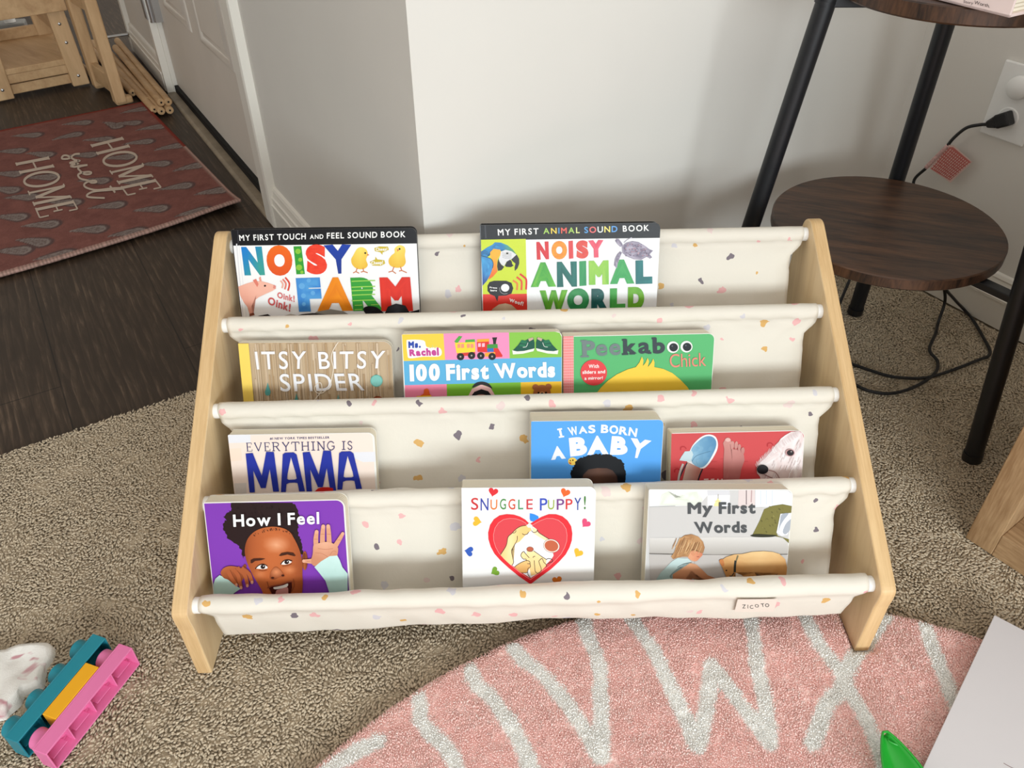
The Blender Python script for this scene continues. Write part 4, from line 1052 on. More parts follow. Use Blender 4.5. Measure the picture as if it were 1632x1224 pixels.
# --- the first hundred words book
b = Book(1, 26, 0.022, (640, 532.7), (895.7, 528.5), 0.160, (620, 500, 5.44), 'bright board book with coloured squares, toy train, green shoes and blue title band', 'board', 0.006)
a = b.art
a.poly([(112, 180), (472, 170), (486, 402), (126, 410)], (250, 208, 72)); a.poly([(472, 170), (1040, 160), (1046, 388), (486, 402)], (244, 146, 190)); a.poly([(1040, 160), (1440, 152), (1480, 166), (1502, 200), (1504, 376), (1046, 388)], (136, 196, 74))
a.poly([(126, 410), (1504, 376), (1506, 586), (136, 620)], (96, 178, 222))
a.poly([(136, 620), (500, 610), (520, 1300), (150, 1300)], (240, 136, 166)); a.poly([(500, 610), (1142, 594), (1140, 1300), (520, 1300)], (120, 180, 50)); a.poly([(1142, 594), (1506, 586), (1500, 1300), (1140, 1300)], (240, 190, 44))
w_ = (248, 248, 246)
a.poly([(152, 244), (170, 226), (300, 232), (330, 290), (440, 296), (444, 366), (300, 372), (180, 386), (160, 350)], w_, True)
a.text('Ms.', [(166, 240), (276, 238), (276, 296), (168, 298)], (44, 74, 170), .12); a.text('Rachel', [(174, 310), (430, 292), (434, 362), (178, 368)], (196, 72, 150), .1, gap=.08)
for l in ([(346, 280), (360, 298)], [(378, 272), (376, 294)], [(410, 280), (396, 300)]): a.stroke(l, 9, (214, 214, 120), False)
gr = (86, 168, 72)
a.poly([(566, 240), (606, 192), (636, 196), (590, 262)], gr); a.poly([(662, 226), (744, 220), (746, 250), (660, 252)], gr)
a.poly([(570, 252), (744, 244), (748, 330), (586, 342)], (250, 214, 60))
for x in (592, 624, 674, 706): a.poly([(x, 262), (x + 26, 260), (x + 28, 294), (x + 2, 298)], (240, 150, 120))
a.poly([(590, 344), (746, 332), (748, 360), (598, 368)], (214, 60, 50)); a.poly([(762, 222), (868, 216), (868, 246), (764, 250)], (246, 168, 52)); a.poly([(762, 246), (866, 240), (870, 334), (768, 330)], (222, 52, 48))
for x in (772, 806): a.poly([(x, 256), (x + 24, 254), (x + 24, 286), (x, 288)], (246, 190, 206))
a.poly([(850, 266), (940, 262), (944, 300), (850, 300)], (70, 150, 66)); a.poly([(850, 300), (906, 298), (908, 330), (852, 330)], (50, 110, 190)); a.poly([(906, 298), (944, 298), (984, 362), (980, 374), (912, 376)], (222, 52, 48)); a.poly([(830, 340), (920, 332), (922, 368), (832, 372)], (246, 168, 52))
a.poly([(894, 206), (938, 204), (930, 232), (926, 262), (904, 262), (902, 232)], (40, 38, 36))
for x, y in ((620, 372), (716, 362), (796, 364), (894, 370)): a.ell(x, y, 32, 31, (34, 32, 34)); a.ell(x, y, 8, 8, (170, 160, 150))
def shoe(P):
    a.poly([P(1068, 316), P(1100, 318), (P(1250, 300)), P(1262, 300), P(1252, 324), P(1160, 346), P(1074, 352)], (240, 238, 230))
    a.poly([P(1074, 318), P(1120, 270), P(1150, 226), P(1180, 232), P(1216, 214), P(1250, 206), P(1262, 250), P(1262, 300), P(1170, 322), P(1110, 326)], (20, 84, 68))
    a.poly([P(1136, 250), P(1150, 226), P(1196, 236), P(1190, 262)], (34, 116, 80)); a.poly([P(1126, 276), P(1140, 262), P(1186, 270), P(1176, 292)], (34, 116, 80)); a.stroke([P(1160, 290), P(1190, 284), P(1204, 250)], 5, (210, 220, 210)); a.poly([P(1206, 216), P(1246, 204), P(1252, 220), P(1216, 240)], (196, 172, 150))
shoe(lambda x, y: (x, y)); shoe(lambda x, y: (1268 + (1268 - x) * 1.0, y - 2))
a.text('100', [(176, 440), (440, 432), (442, 578), (182, 586)], w_, .09, gap=.14); a.text('First', [(492, 436), (864, 424), (866, 566), (498, 578)], w_, .075, gap=.1); a.text('Words', [(908, 430), (1438, 416), (1440, 550), (930, 558)], w_, .08, gap=.08)
a.poly([(680, 724), (720, 650), (800, 612), (880, 640), (930, 724), (930, 1200), (680, 1200)], (240, 190, 188), False); a.poly([(722, 640), (752, 600), (810, 588), (866, 606), (894, 648), (840, 622), (790, 616)], (34, 30, 36), True)
a.poly([(704, 724), (740, 676), (800, 652), (860, 670), (902, 724), (902, 1100), (704, 1100)], (28, 26, 30), False); a.ell(800, 760, 92, 62, (206, 150, 128))
a.poly([(274, 710), (300, 690), (306, 656), (340, 650), (352, 690), (360, 712)], (226, 96, 40), True); a.poly([(240, 712), (368, 706), (376, 1000), (240, 1000)], (242, 190, 46))
br = (166, 96, 52)
a.ell(1270, 636, 28, 26, br); a.ell(1382, 632, 28, 26, br); a.ell(1326, 690, 76, 74, br); a.ell(1326, 700, 30, 24, (214, 160, 110)); a.ell(1326, 690, 12, 9, (30, 22, 20)); a.ell(1296, 684, 9, 9, (20, 16, 14)); a.ell(1360, 682, 9, 9, (20, 16, 14))
b.done()

# --- green chick book
b = Book(1, 22, 0.020, (897.5, 536), (1139.5, 531), 0.155, (880, 500, 5.44), 'green board book with yellow chick head, pair of eyes and pink gingham spine', 'board', 0.008)
a = b.art; b.fill((92, 184, 116), 0.0006, 0.0, 0.0006, 0.007)
a.poly([(96, 196), (186, 194), (190, 1300), (96, 1300)], (238, 130, 130))
for x in (110, 128, 146, 164, 180): a.stroke([(x, 198), (x + 2, 1200)], 3, (252, 206, 204), False)
for y in range(212, 1200, 24): a.stroke([(98, y + 2), (188, y)], 3, (252, 206, 204), False)
gy = (116, 130, 130); dk = (58, 68, 74)
for s_, q, c_ in (('P', [(256, 236), (370, 230), (376, 366), (262, 372)], gy), ('k', [(612, 222), (724, 215), (728, 346), (616, 352)], dk), ('b', [(868, 210), (976, 206), (978, 340), (874, 346)], dk)): a.text(s_, q, c_, .06)
for s_, q, c_ in (('e', [(376, 222), (476, 218), (478, 360), (380, 366)], gy), ('e', [(492, 216), (590, 212), (594, 354), (498, 360)], gy), ('a', [(744, 208), (848, 204), (850, 340), (748, 346)], dk)): a.text(s_, q, c_, .04)
for x0, x1, y, c_ in ((246, 318, 370, gy), (246, 300, 236, gy), (604, 660, 350, dk), (668, 718, 346, dk), (604, 640, 226, dk), (862, 900, 213, dk), (826, 860, 340, dk)): a.stroke([(x0, y), (x1, y - 2)], 15, c_, False)
for x, y in ((1046, 288), (1163, 284)): a.ell(x, y, 52, 50, (242, 242, 238)); a.ell(x + 5, y + 2, 38, 36, (36, 40, 46)); a.ell(x - 6, y - 10, 7, 7, (90, 96, 104))
a.text('Chick', [(1016, 350), (1330, 336), (1334, 450), (1020, 464)], (232, 140, 122), 0.0, gap=.14)
a.ell(360, 508, 115, 112, (228, 70, 74))
a.text('With', [(316, 438), (404, 436), (404, 468), (316, 470)], wt, .03); a.text('sliders and', [(262, 490), (458, 484), (458, 514), (262, 520)], wt, .03, gap=.1); a.text('a mirror!', [(280, 544), (438, 540), (438, 566), (280, 572)], wt, .03, gap=.1)
ye = (250, 208, 72)
a.poly([(370, 704), (420, 640), (480, 580), (560, 524), (650, 482), (720, 462), (800, 456), (880, 460), (960, 476), (1040, 512), (1110, 570), (1170, 632), (1212, 700), (1280, 900), (1290, 1250), (300, 1250), (320, 840)], ye)
for p in ([(720, 466), (756, 420), (776, 370), (790, 400), (784, 466)], [(776, 462), (810, 420), (826, 380), (838, 410), (826, 468)], [(824, 466), (860, 420), (874, 388), (886, 420), (882, 480)]): a.poly(p, ye)
b.done()

# --- cream book with blue capitals
b = Book(2, 22, 0.0175, (363, 693), (596.4, 689.4), 0.152, (340, 660, 5.44), 'cream board book with big blue capitals, behind the purple book at the left end', 'board', 0.007)
a = b.art; b.fill((246, 228, 216), 0.0006, 0.0, 0.0022, 0.006)
a.poly([(126, 182), (322, 180), (324, 246), (132, 252)], (234, 234, 240)); a.poly([(1210, 330), (1402, 326), (1406, 412), (1300, 416), (1214, 380)], (234, 234, 240)); a.poly([(180, 600), (286, 596), (296, 900), (200, 900)], (222, 214, 208)); a.poly([(140, 300), (240, 296), (250, 400), (150, 410)], (250, 224, 206))
ind = (70, 66, 110)
a.text('#1 NEW YORK TIMES BESTSELLER', [(490, 202), (1006, 192), (1006, 212), (490, 222)], (84, 78, 112), .06, gap=.2)
serif_text(a, 'EVERYTHING', [(284, 250), (1052, 236), (1054, 308), (290, 322)], ind, 9, {'E': .62, 'Y': .8, 'T': .8, 'G': .8})
serif_text(a, 'IS', [(1116, 236), (1208, 233), (1210, 304), (1116, 306)], ind, 9, {'I': .4, 'S': .6})
bl = lambda x, y: mixc((46, 62, 176), (34, 46, 140), (y - 340) / 330)
def bigM(x0, x1, yt, yb, tb):
    w_ = x1 - x0; q = lambda u, v: (x0 + u * w_ + v * 34, yt + v * (yb - yt) - u * 8)
    a.poly([q(0, 0), q(.24, -.01), q(.47, .58), q(.70, -.03), q(.96, -.02), q(1.0, 1), q(.80, 1), q(.76, .42), q(.56, .9), q(.40, .9), q(.20, .44), q(.18, 1.0), q(.0, 1.0)], (40, 54, 160))
def bigA(x0, x1, yt, yb):
    w_ = x1 - x0; q = lambda u, v: (x0 + u * w_ + v * 10, yt + v * (yb - yt) - u * 8)
    a.poly([q(.15, .02), q(.36, -.01), q(.42, .2), q(.34, .66), q(.20, 1.0), q(0, 1)], (40, 54, 160)) if False else None
    a.poly([q(.0, 1), q(.12, .04), q(.22, 0), q(.58, 0), q(.70, .06), q(1.0, 1), q(.76, 1), q(.70, .78), q(.64, .54), q(.46, .12), q(.30, .54), q(.24, .8), q(.2, 1)], (40, 54, 160))
    a.poly([q(.26, .66), q(.34, .69), q(.6, .69), q(.70, .66), q(.72, .79), q(.58, .77), q(.36, .77), q(.24, .80)], (40, 54, 160))
bigM(282, 538, 340, 676, 0); bigA(578, 786, 334, 674); bigM(776, 1032, 330, 668, 0); bigA(1066, 1280, 324, 652)
a.poly([(880, 668), (910, 640), (950, 630), (1000, 630), (1040, 640), (1040, 760), (880, 760)], (214, 40, 34))
b.done()

# --- blue baby book
b = Book(2, 22, 0.032, (846.6, 671.4), (1058, 668.6), 0.128, (820, 630, 5.44), 'thick blue board book with white lettering over a head of black curls', 'board', 0.006)
a = b.art; b.fill((88, 166, 240), 0.0003, 0.0, 0.0003, 0.0055)
for s_, q in (('W', [(458, 280), (536, 268), (556, 340), (484, 350)]), ('A', [(566, 270), (612, 266), (632, 328), (560, 334)]), ('S', [(640, 260), (700, 256), (702, 326), (640, 330)]), ('B', [(752, 254), (818, 256), (812, 328), (748, 326)]), ('O', [(826, 258), (902, 264), (896, 338), (820, 330)]), ('R', [(916, 268), (980, 276), (978, 348), (902, 338)]), ('N', [(996, 276), (1068, 288), (1056, 362), (984, 348)])): a.text(s_, q, wt, .055)
a.stroke([(370, 297), (412, 290)], 13, wt, False); a.stroke([(384, 363), (430, 356)], 13, wt, False); a.stroke([(392, 296), (407, 358)], 19, wt, False)
for s_, q in (('A', [(354, 442), (386, 438), (440, 548), (322, 560)]), ('B', [(470, 370), (618, 354), (634, 514), (484, 532)]), ('A', [(688, 350), (746, 350), (808, 510), (636, 516)]), ('B', [(844, 352), (970, 358), (984, 516), (826, 516)]), ('Y', [(1016, 368), (1180, 390), (1090, 546), (1020, 540)])): a.text(s_, q, (240, 242, 248), .1)
a.ell(502, 572, 38, 34, (246, 208, 96)); a.poly([(540, 560), (552, 580), (520, 596)], (246, 208, 96)); a.poly([(470, 578), (492, 584), (490, 598), (476, 592)], (206, 90, 40)); a.ell(484, 566, 5, 6, (20, 20, 20)); a.ell(506, 562, 6, 7, (20, 20, 20))
hp_ = [(486, 740), (486, 660), (508, 610), (548, 560), (598, 528), (650, 516), (714, 506), (790, 512), (850, 520), (910, 548), (948, 590), (962, 650), (960, 740), (960, 1000), (486, 1000)]
hq = []
for p, q in zip(hp_[:-1], hp_[1:]):
    for i in range(5):
        t = i / 5; k_ = 9 if p[1] < 760 and q[1] < 760 else 0
        hq.append((p[0] + (q[0] - p[0]) * t + (hsh(p[0], i) - .5) * k_ * 2, p[1] + (q[1] - p[1]) * t + (hsh(q[1], i) - .5) * k_ * 2))
a.poly(hq, (18, 20, 24)); a.blob([(582, 760), (594, 690), (640, 642), (720, 630), (800, 632), (850, 650), (888, 700), (896, 760), (890, 1000), (586, 1000)], lambda x, y: mixc((96, 64, 50), (66, 44, 36), abs(x - 720) / 180), False)
b.done()

# --- red book with slipper, foot and white dog
b = Book(2, 27, 0.022, (1070.3, 690.3), (1282.6, 685.7), 0.138, (1040, 660, 5.44), 'red board book showing a blue slipper, a bare foot and a white dog', 'board', 0.008)
a = b.art; b.fill((206, 72, 74), 0.0006, 0.0, 0.0006, 0.0075)
for i in range(30): a.rect_uv(.002 + hsh(i, 1.1) * (b.W - .016), .012 + hsh(i, 2.2) * .1, .002 + hsh(i, 1.1) * (b.W - .016) + .010, .0125 + hsh(i, 2.2) * .1, (194, 62, 66))
for x, y in ((268, 300), (1020, 268), (216, 492)): a.stroke([(x - 26, y + 12), (x - 20, y - 14), (x + 6, y - 18), (x + 24, y)], 9, (184, 40, 48))
a.poly([(330, 300), (380, 230), (440, 186), (500, 176), (548, 200), (566, 260), (550, 330), (480, 440), (420, 470), (300, 420)], (236, 236, 238), True)
a.blob([(336, 300), (388, 240), (446, 198), (500, 190), (540, 214), (552, 262), (530, 330), (470, 430), (410, 464), (350, 430), (332, 380)], lambda x, y: mixc((148, 190, 214), (86, 140, 180), (x - 330) / 240 + hsh(int(x / 40), int(y / 40)) * .25))
a.poly([(246, 372), (280, 322), (340, 318), (352, 350), (330, 412), (232, 400)], (196, 216, 222)); a.stroke([(340, 410), (380, 360), (500, 320)], 4, (70, 110, 140)); a.stroke([(392, 440), (384, 390), (500, 380)], 3, (110, 160, 190))
a.blob([(300, 412), (410, 466), (432, 480), (380, 600), (330, 760), (230, 760), (262, 560)], lambda x, y: mixc((214, 190, 176), (176, 112, 100), (x - 260) / 140), False); a.stroke([(300, 420), (256, 500), (226, 580), (210, 700)], 9, (34, 60, 70)); a.stroke([(432, 474), (398, 560), (370, 700)], 12, (40, 34, 44)); a.stroke([(264, 430), (232, 520), (214, 640)], 18, (206, 200, 196))
ft = lambda x, y: mixc((206, 146, 138), (176, 104, 100), (y - 230) / 330 + abs(x - 700) / 500)
a.blob([(620, 300), (610, 250), (630, 212), (664, 208), (684, 240), (676, 290), (690, 300), (760, 310), (790, 350), (796, 400), (770, 470), (750, 570), (750, 800), (606, 800), (612, 560), (614, 400)], ft, False)
for ex, ey, rx, ry in ((650, 240, 30, 38), (690, 268, 17, 36), (724, 268, 15, 34), (750, 288, 14, 30), (780, 318, 16, 32)): a.ell(ex, ey, rx, ry, ft, 6)
a.ell(652, 222, 22, 16, (226, 180, 172))
for p in ([(672, 260), (676, 300)], [(706, 262), (708, 306)], [(738, 276), (738, 316)], [(764, 292), (766, 330)]): a.stroke(p, 4, (150, 84, 82), False)
dog = lambda x, y: mixc(mixc((246, 240, 240), (226, 206, 204), hsh(int(x / 14), int(y / 18))), (208, 180, 170), max(0, (y - 430) / 200))
a.blob([(900, 470), (930, 420), (980, 376), (1030, 320), (1060, 270), (1090, 240), (1110, 210), (1150, 180), (1200, 152), (1262, 146), (1296, 160), (1312, 220), (1300, 330), (1296, 460), (1290, 800), (960, 800), (930, 540), (904, 510)], dog, False)
for i in range(60):
    t_ = i / 59; x, y = 900 + t_ * 370, 452 - (t_ ** .8) * 300; a.stroke([(x + 16, y + 22), (x - 2, y - 4), (x - 16 + 18 * hsh(i, 3), y - 24 - 10 * hsh(i, 4))], [7, 4, 1], mixc((250, 244, 244), (228, 210, 210), hsh(i, 6)))
for i in range(90):
    x, y = 960 + hsh(i, 7) * 330, 190 + hsh(i, 8) * 380
    if y > 470 - (x - 960) * .85: a.stroke([(x, y), (x - 14 + hsh(i, 2) * 10, y + 24), (x - 18, y + 44)], 4, mixc((252, 248, 248), (204, 184, 182), hsh(i, 5)))
a.ell(948, 474, 50, 40, (26, 22, 26)); a.ell(1186, 330, 40, 32, (196, 150, 150)); a.ell(1188, 330, 31, 26, (34, 24, 24)); a.ell(1196, 320, 7, 6, (160, 150, 150)); a.stroke([(1000, 480), (1060, 500), (1100, 570), (1090, 640)], 7, (150, 110, 106)); a.stroke([(960, 516), (1010, 540), (1060, 560)], 6, (130, 84, 84))
for x, w2 in ((440, 40), (500, 30), (555, 12), (590, 12), (930, 30)): a.stroke([(x, 560), (x + w2, 558)], 10, (240, 214, 206), False)
b.done()

# --- purple feelings book
b = Book(3, 25, 0.020, (323.8, 801), (549, 795.7), 0.122, (340, 800, 7.418), 'purple board book with a laughing child in mint sleeves waving one hand', 'board', 0.009)
a = b.art; b.fill((130, 62, 180), 0.0010, 0.0008, 0.0016, 0.0075)
hair = [(215, 20), (300, -30), (480, -40), (760, -40), (900, -20), (960, 30), (1010, 100), (1020, 200), (1000, 300), (1010, 390), (1030, 440), (1056, 540), (1066, 620), (900, 560), (360, 640), (350, 660), (330, 560), (300, 510), (230, 480), (170, 420), (120, 330), (115, 260), (150, 210), (120, 180), (180, 110), (215, 90)]
fz_ = []
for p, q in zip(hair, hair[1:] + hair[:1]):
    for i in range(4): t = i / 4; fz_.append((p[0] + (q[0] - p[0]) * t + (hsh(p[0], i) - .5) * 22, max(8, p[1] + (q[1] - p[1]) * t + (hsh(q[1], i) - .5) * 22)))
a.poly(fz_, (42, 26, 26))
for i in range(60):
    x, y = 150 + hsh(i, 1) * 840, 20 + hsh(i, 2) * 250
    if x > 230 or y > 180: a.stroke([(x, y), (x + 14, y + 10), (x + 10, y + 26)], 6, mixc((30, 18, 18), (64, 40, 36), hsh(i, 3)))
def skin(x, y):
    c = mixc((196, 106, 58), (150, 74, 38), min(1, abs(x - 720) / 360) ** 2)
    c = mixc((236, 170, 130), c, min(1, math.hypot((x - 750) / 170, (y - 500) / 110)))
    c = mixc((222, 140, 92), c, min(1, math.hypot((x - 900) / 90, (y - 800) / 60)))
    c = mixc((212, 128, 80), c, min(1, math.hypot((x - 560) / 90, (y - 850) / 60)))
    return mixc(c, (120, 58, 30), max(0, (420 - x) / 160) + max(0, (330 - y) / 120) * .5)
a.ell(1084, 690, 34, 112, lambda x, y: mixc((176, 94, 50), (110, 52, 28), abs(x - 1080) / 34)); a.ell(1078, 640, 16, 46, (120, 60, 34)); a.ell(376, 756, 20, 24, (140, 70, 40))
a.blob([(374, 560), (396, 460), (440, 390), (500, 340), (580, 306), (700, 288), (820, 304), (905, 350), (955, 425), (1000, 512), (1036, 612), (1056, 730), (1056, 860), (1060, 960), (1050, 1100), (1040, 1300), (640, 1300), (590, 1080), (540, 980), (480, 880), (424, 770), (386, 660)], skin, True, (720, 760), (1, .93, .85, .76, .66, .55, .44, .33, .22, .11))
for i in range(40):
    x = 480 + hsh(i, 4) * 470; y = 300 + ((x - 720) / 300) ** 2 * 110 + hsh(i, 6) * 22; a.stroke([(x, y), (x + 8, y + 16)], 5, (70, 36, 26), False)
a.blob([(446, 714), (446, 680), (480, 662), (560, 658), (620, 664), (560, 684), (490, 690), (460, 718)], lambda x, y: (70, 34, 22), False); a.blob([(780, 628), (810, 596), (880, 584), (950, 594), (978, 628), (960, 634), (920, 612), (850, 612), (800, 632)], lambda x, y: (72, 36, 22), False)
a.poly([(510, 776), (540, 746), (590, 732), (636, 752), (644, 776), (600, 786), (550, 784)], (240, 236, 232), True); a.ell(590, 758, 28, 26, (40, 24, 20)); a.ell(598, 750, 6, 6, (236, 236, 236)); a.stroke([(500, 784), (540, 744), (592, 728), (642, 750)], 9, (40, 22, 18))
a.poly([(806, 726), (836, 694), (880, 682), (920, 694), (930, 704), (890, 726), (840, 734)], (240, 236, 232), True); a.ell(872, 704, 28, 24, (40, 24, 20)); a.ell(880, 696, 6, 6, (236, 236, 236)); a.stroke([(800, 730), (836, 690), (884, 676), (936, 690)], 9, (40, 22, 18))
a.stroke([(540, 800), (590, 808), (640, 796)], 5, (140, 70, 40)); a.stroke([(820, 752), (880, 746), (930, 726)], 5, (150, 78, 44))
a.blob([(672, 880), (690, 810), (740, 760), (790, 790), (840, 850), (840, 876), (780, 884), (730, 908), (690, 906)], lambda x, y: mixc((226, 146, 100), (150, 76, 42), math.hypot((x - 750) / 100, (y - 820) / 80)))
a.ell(706, 888, 20, 12, (70, 30, 18)); a.ell(826, 860, 18, 12, (70, 30, 18))
a.poly([(662, 1010), (700, 990), (800, 976), (880, 944), (930, 940), (934, 1000), (920, 1060), (900, 1200), (740, 1200), (700, 1080)], (74, 26, 20), False)
a.poly([(716, 1000), (760, 992), (830, 976), (884, 956), (880, 990), (830, 1010), (760, 1022), (724, 1020)], (238, 234, 226), True); a.poly([(744, 1050), (800, 1020), (880, 1000), (890, 1060), (880, 1200), (744, 1200)], (204, 140, 132), True)
a.stroke([(640, 1010), (700, 984), (800, 966), (900, 934), (940, 936)], 14, (150, 76, 52)); a.stroke([(640, 930), (660, 1000), (700, 1080)], 6, (120, 58, 34)); a.stroke([(950, 900), (960, 980), (930, 1050)], 6, (120, 58, 34))
mint = lambda x, y: mixc((206, 236, 232), (180, 214, 206), (y - 660) / 340 + hsh(int(x / 30), int(y / 30)) * .15)
a.blob([(8, 960), (30, 900), (80, 856), (130, 880), (200, 920), (240, 960), (330, 1016), (250, 1068), (200, 1200), (0, 1200)], mint, False)
hd = lambda x, y: mixc((190, 106, 62), (140, 70, 38), (y - 760) / 200 + (x - 90) / 700)
a.blob([(92, 836), (120, 780), (180, 752), (250, 752), (330, 770), (400, 800), (380, 860), (330, 940), (250, 960), (180, 910), (130, 890)], hd)
for pts in ([(240, 780), (300, 860), (320, 960), (334, 1004)], [(290, 770), (370, 840), (400, 930), (408, 980)], [(340, 770), (420, 830), (450, 900), (464, 940)], [(180, 800), (230, 900), (280, 970)]):
    a.stroke(pts, [50, 48, 42, 34], (176, 94, 54)); a.stroke([(p[0] + 24, p[1] - 6) for p in pts], 5, (120, 58, 32)); a.ell(pts[-1][0], pts[-1][1], 16, 20, (224, 160, 132))
pal = lambda x, y: mixc((232, 176, 146), (206, 140, 108), (y - 480) / 220 + abs(x - 1320) / 500)
for pts, w2 in (([(1220, 520), (1216, 430), (1226, 345)], [58, 56, 44]), ([(1294, 480), (1296, 370), (1304, 282)], [58, 54, 46]), ([(1374, 480), (1370, 370), (1362, 280)], [60, 54, 46]), ([(1440, 520), (1490, 440), (1534, 366)], [60, 50, 38]), ([(1200, 690), (1130, 690), (1074, 688)], [70, 50, 36])):
    a.stroke(pts, w2, (222, 160, 128)); a.ell(pts[-1][0], pts[-1][1], w2[-1] * .5, w2[-1] * .55, (230, 172, 144)); q_ = pts[1]; a.stroke([(q_[0] - 22, q_[1]), (q_[0] + 22, q_[1] + 2)], 4, (180, 110, 80), False)
a.blob([(1190, 500), (1240, 480), (1330, 462), (1410, 476), (1470, 520), (1480, 560), (1460, 640), (1380, 700), (1260, 740), (1190, 742), (1160, 690), (1180, 600)], pal)
for p in ([(1210, 590), (1290, 600), (1360, 640)], [(1240, 540), (1330, 550), (1420, 540)], [(1380, 620), (1420, 570), (1460, 580)]): a.stroke(p, 4, (184, 112, 84))
a.blob([(1200, 758), (1280, 690), (1380, 630), (1470, 622), (1500, 680), (1530, 760), (1592, 838), (1592, 1200), (1400, 1200), (1370, 1040), (1330, 920), (1260, 830)], mint, False)
a.text('How I Feel', [(238, 140), (1254, 108), (1258, 250), (246, 284)], (250, 250, 250), .04, gap=.17)
b.done()

# --- puppy book with a heart-shaped window
b = Book(3, 26, 0.026, (735.4, 777.6), (950, 775.7), 0.124, (710, 750, 5.44), 'white board book with a red heart window around two cartoon dogs', 'board', 0.007)
a = b.art; b.fill((238, 237, 236), 0.0, 0.0, 0.0, 0.007)
hc = [(204, 44, 48), (50, 66, 166), (226, 120, 40), (70, 140, 66), (210, 74, 44), (64, 150, 96), (204, 60, 70), (58, 80, 190), (150, 176, 60), (120, 66, 140), (212, 50, 52), (44, 70, 160), (76, 130, 66)]
xs_ = [(222, 286, 238, 340), (304, 374, 240, 346), (390, 450, 252, 338), (472, 526, 246, 336), (546, 606, 248, 336), (630, 676, 252, 336), (702, 758, 248, 336), (818, 884, 240, 346), (888, 944, 254, 336), (964, 1030, 246, 340), (1042, 1102, 246, 336), (1118, 1176, 236, 342), (1200, 1218, 222, 334)]
for ch, c_, (x0, x1, yt, yb) in zip('SNUGGLEPUPPY!', hc, xs_): a.text(ch, [(x0, yt), (x1, yt - 1), (x1 - 2, yb - 1), (x0, yb)], c_, .01)
for x, y, r, c_, ro in ((414, 184, 42, (222, 44, 52), 12), (1038, 190, 42, (236, 100, 36), -70 + 90), (272, 440, 42, (248, 186, 52), -80), (206, 700, 42, (50, 92, 186), 100), (1216, 456, 42, (222, 76, 120), 40), (1150, 712, 42, (248, 186, 52), 30), (430, 874, 40, (120, 164, 50), 60), (968, 950, 42, (218, 120, 40), -10)): a.heart(x, y, r, c_, ro)
a.crop = (780, 810, 9.793)
a.poly([(630, 76), (700, 92), (762, 122), (770, 150), (700, 210), (640, 196), (628, 160)], (50, 142, 240))
H1 = [(620, 236), (560, 176), (480, 130), (380, 98), (270, 90), (160, 110), (70, 170), (10, 260), (-20, 380), (-16, 480), (20, 600), (80, 710), (170, 810), (300, 930), (460, 1060), (640, 1184)]
H2 = [(640, 1184), (820, 1050), (960, 950), (1090, 830), (1190, 720), (1250, 610), (1286, 500), (1294, 390), (1276, 280), (1220, 190), (1140, 124), (1040, 92), (930, 90), (820, 130), (720, 184), (640, 240)]
a.poly(H1 + H2[1:], (230, 44, 54))
def shr(p, k=.875): return (640 + (p[0] - 640) * k, 620 + (p[1] - 620) * k)
inn = [shr(p) for p in H1 + H2[1:]]; inn[0] = (580, 262); inn[-1] = (672, 262)
a.poly(inn, (222, 70, 78))
a.stroke(inn + inn[:1], 7, (250, 150, 150), False)
dogy = lambda x, y: mixc((250, 224, 160), (238, 190, 110), hsh(int(x / 60), int(y / 60)) * .5 + .3)
lnc = (70, 52, 44)
body = [(172, 724), (220, 650), (262, 570), (290, 450), (350, 390), (420, 320), (490, 280), (570, 266), (620, 292), (670, 276), (744, 330), (770, 376), (850, 430), (930, 480), (880, 560), (860, 620), (930, 680), (996, 700), (1000, 740), (960, 800), (880, 880), (820, 960), (720, 1036), (640, 1088), (520, 1010), (400, 920), (300, 850)]
a.poly(body, (244, 244, 246))
a.blob([(172, 724), (220, 650), (262, 570), (290, 450), (350, 390), (420, 320), (490, 280), (570, 266), (640, 290), (660, 340), (560, 420), (470, 520), (390, 560), (350, 650), (360, 760), (376, 850), (340, 890), (250, 810)], lambda x, y: mixc((250, 226, 168), (244, 204, 130), abs(x - 330) / 160), False)
a.blob([(660, 290), (744, 330), (770, 376), (850, 430), (930, 480), (870, 500), (780, 450), (690, 390)], lambda x, y: (248, 226, 180), False)
a.stroke([(172, 724), (262, 580), (290, 450), (350, 390), (420, 320), (490, 280), (570, 266)], 10, lnc); a.stroke([(436, 430), (430, 500), (380, 590), (346, 660), (362, 760), (378, 840), (350, 890)], 10, lnc)
a.stroke([(744, 330), (770, 376), (850, 430), (930, 480)], 10, lnc); a.stroke([(512, 392), (540, 410), (590, 400), (612, 366)], 10, lnc); a.stroke([(656, 346), (690, 376), (740, 360), (744, 330)], 10, lnc); a.stroke([(366, 386), (400, 376), (418, 344)], 9, lnc)
a.ell(968, 584, 130, 106, (80, 56, 46), 14); a.ell(968, 584, 125, 101, (246, 226, 214), 14); a.ell(968, 584, 108, 86, (196, 100, 66), 14)
a.blob([(580, 660), (640, 680), (700, 660), (760, 716), (830, 760), (890, 800), (880, 900), (800, 980), (720, 1030), (650, 1050), (630, 960), (560, 800), (500, 760), (490, 700), (520, 670), (580, 730)], lambda x, y: mixc((252, 228, 168), (240, 198, 128), (y - 680) / 380), False)
a.ell(634, 636, 56, 40, (80, 56, 46)); a.ell(634, 634, 50, 35, (190, 96, 68))
a.blob([(390, 910), (460, 860), (560, 820), (620, 826), (640, 900), (600, 980), (560, 1010), (490, 1000), (430, 950)], lambda x, y: mixc((244, 200, 130), (206, 148, 80), (y - 830) / 170), False)
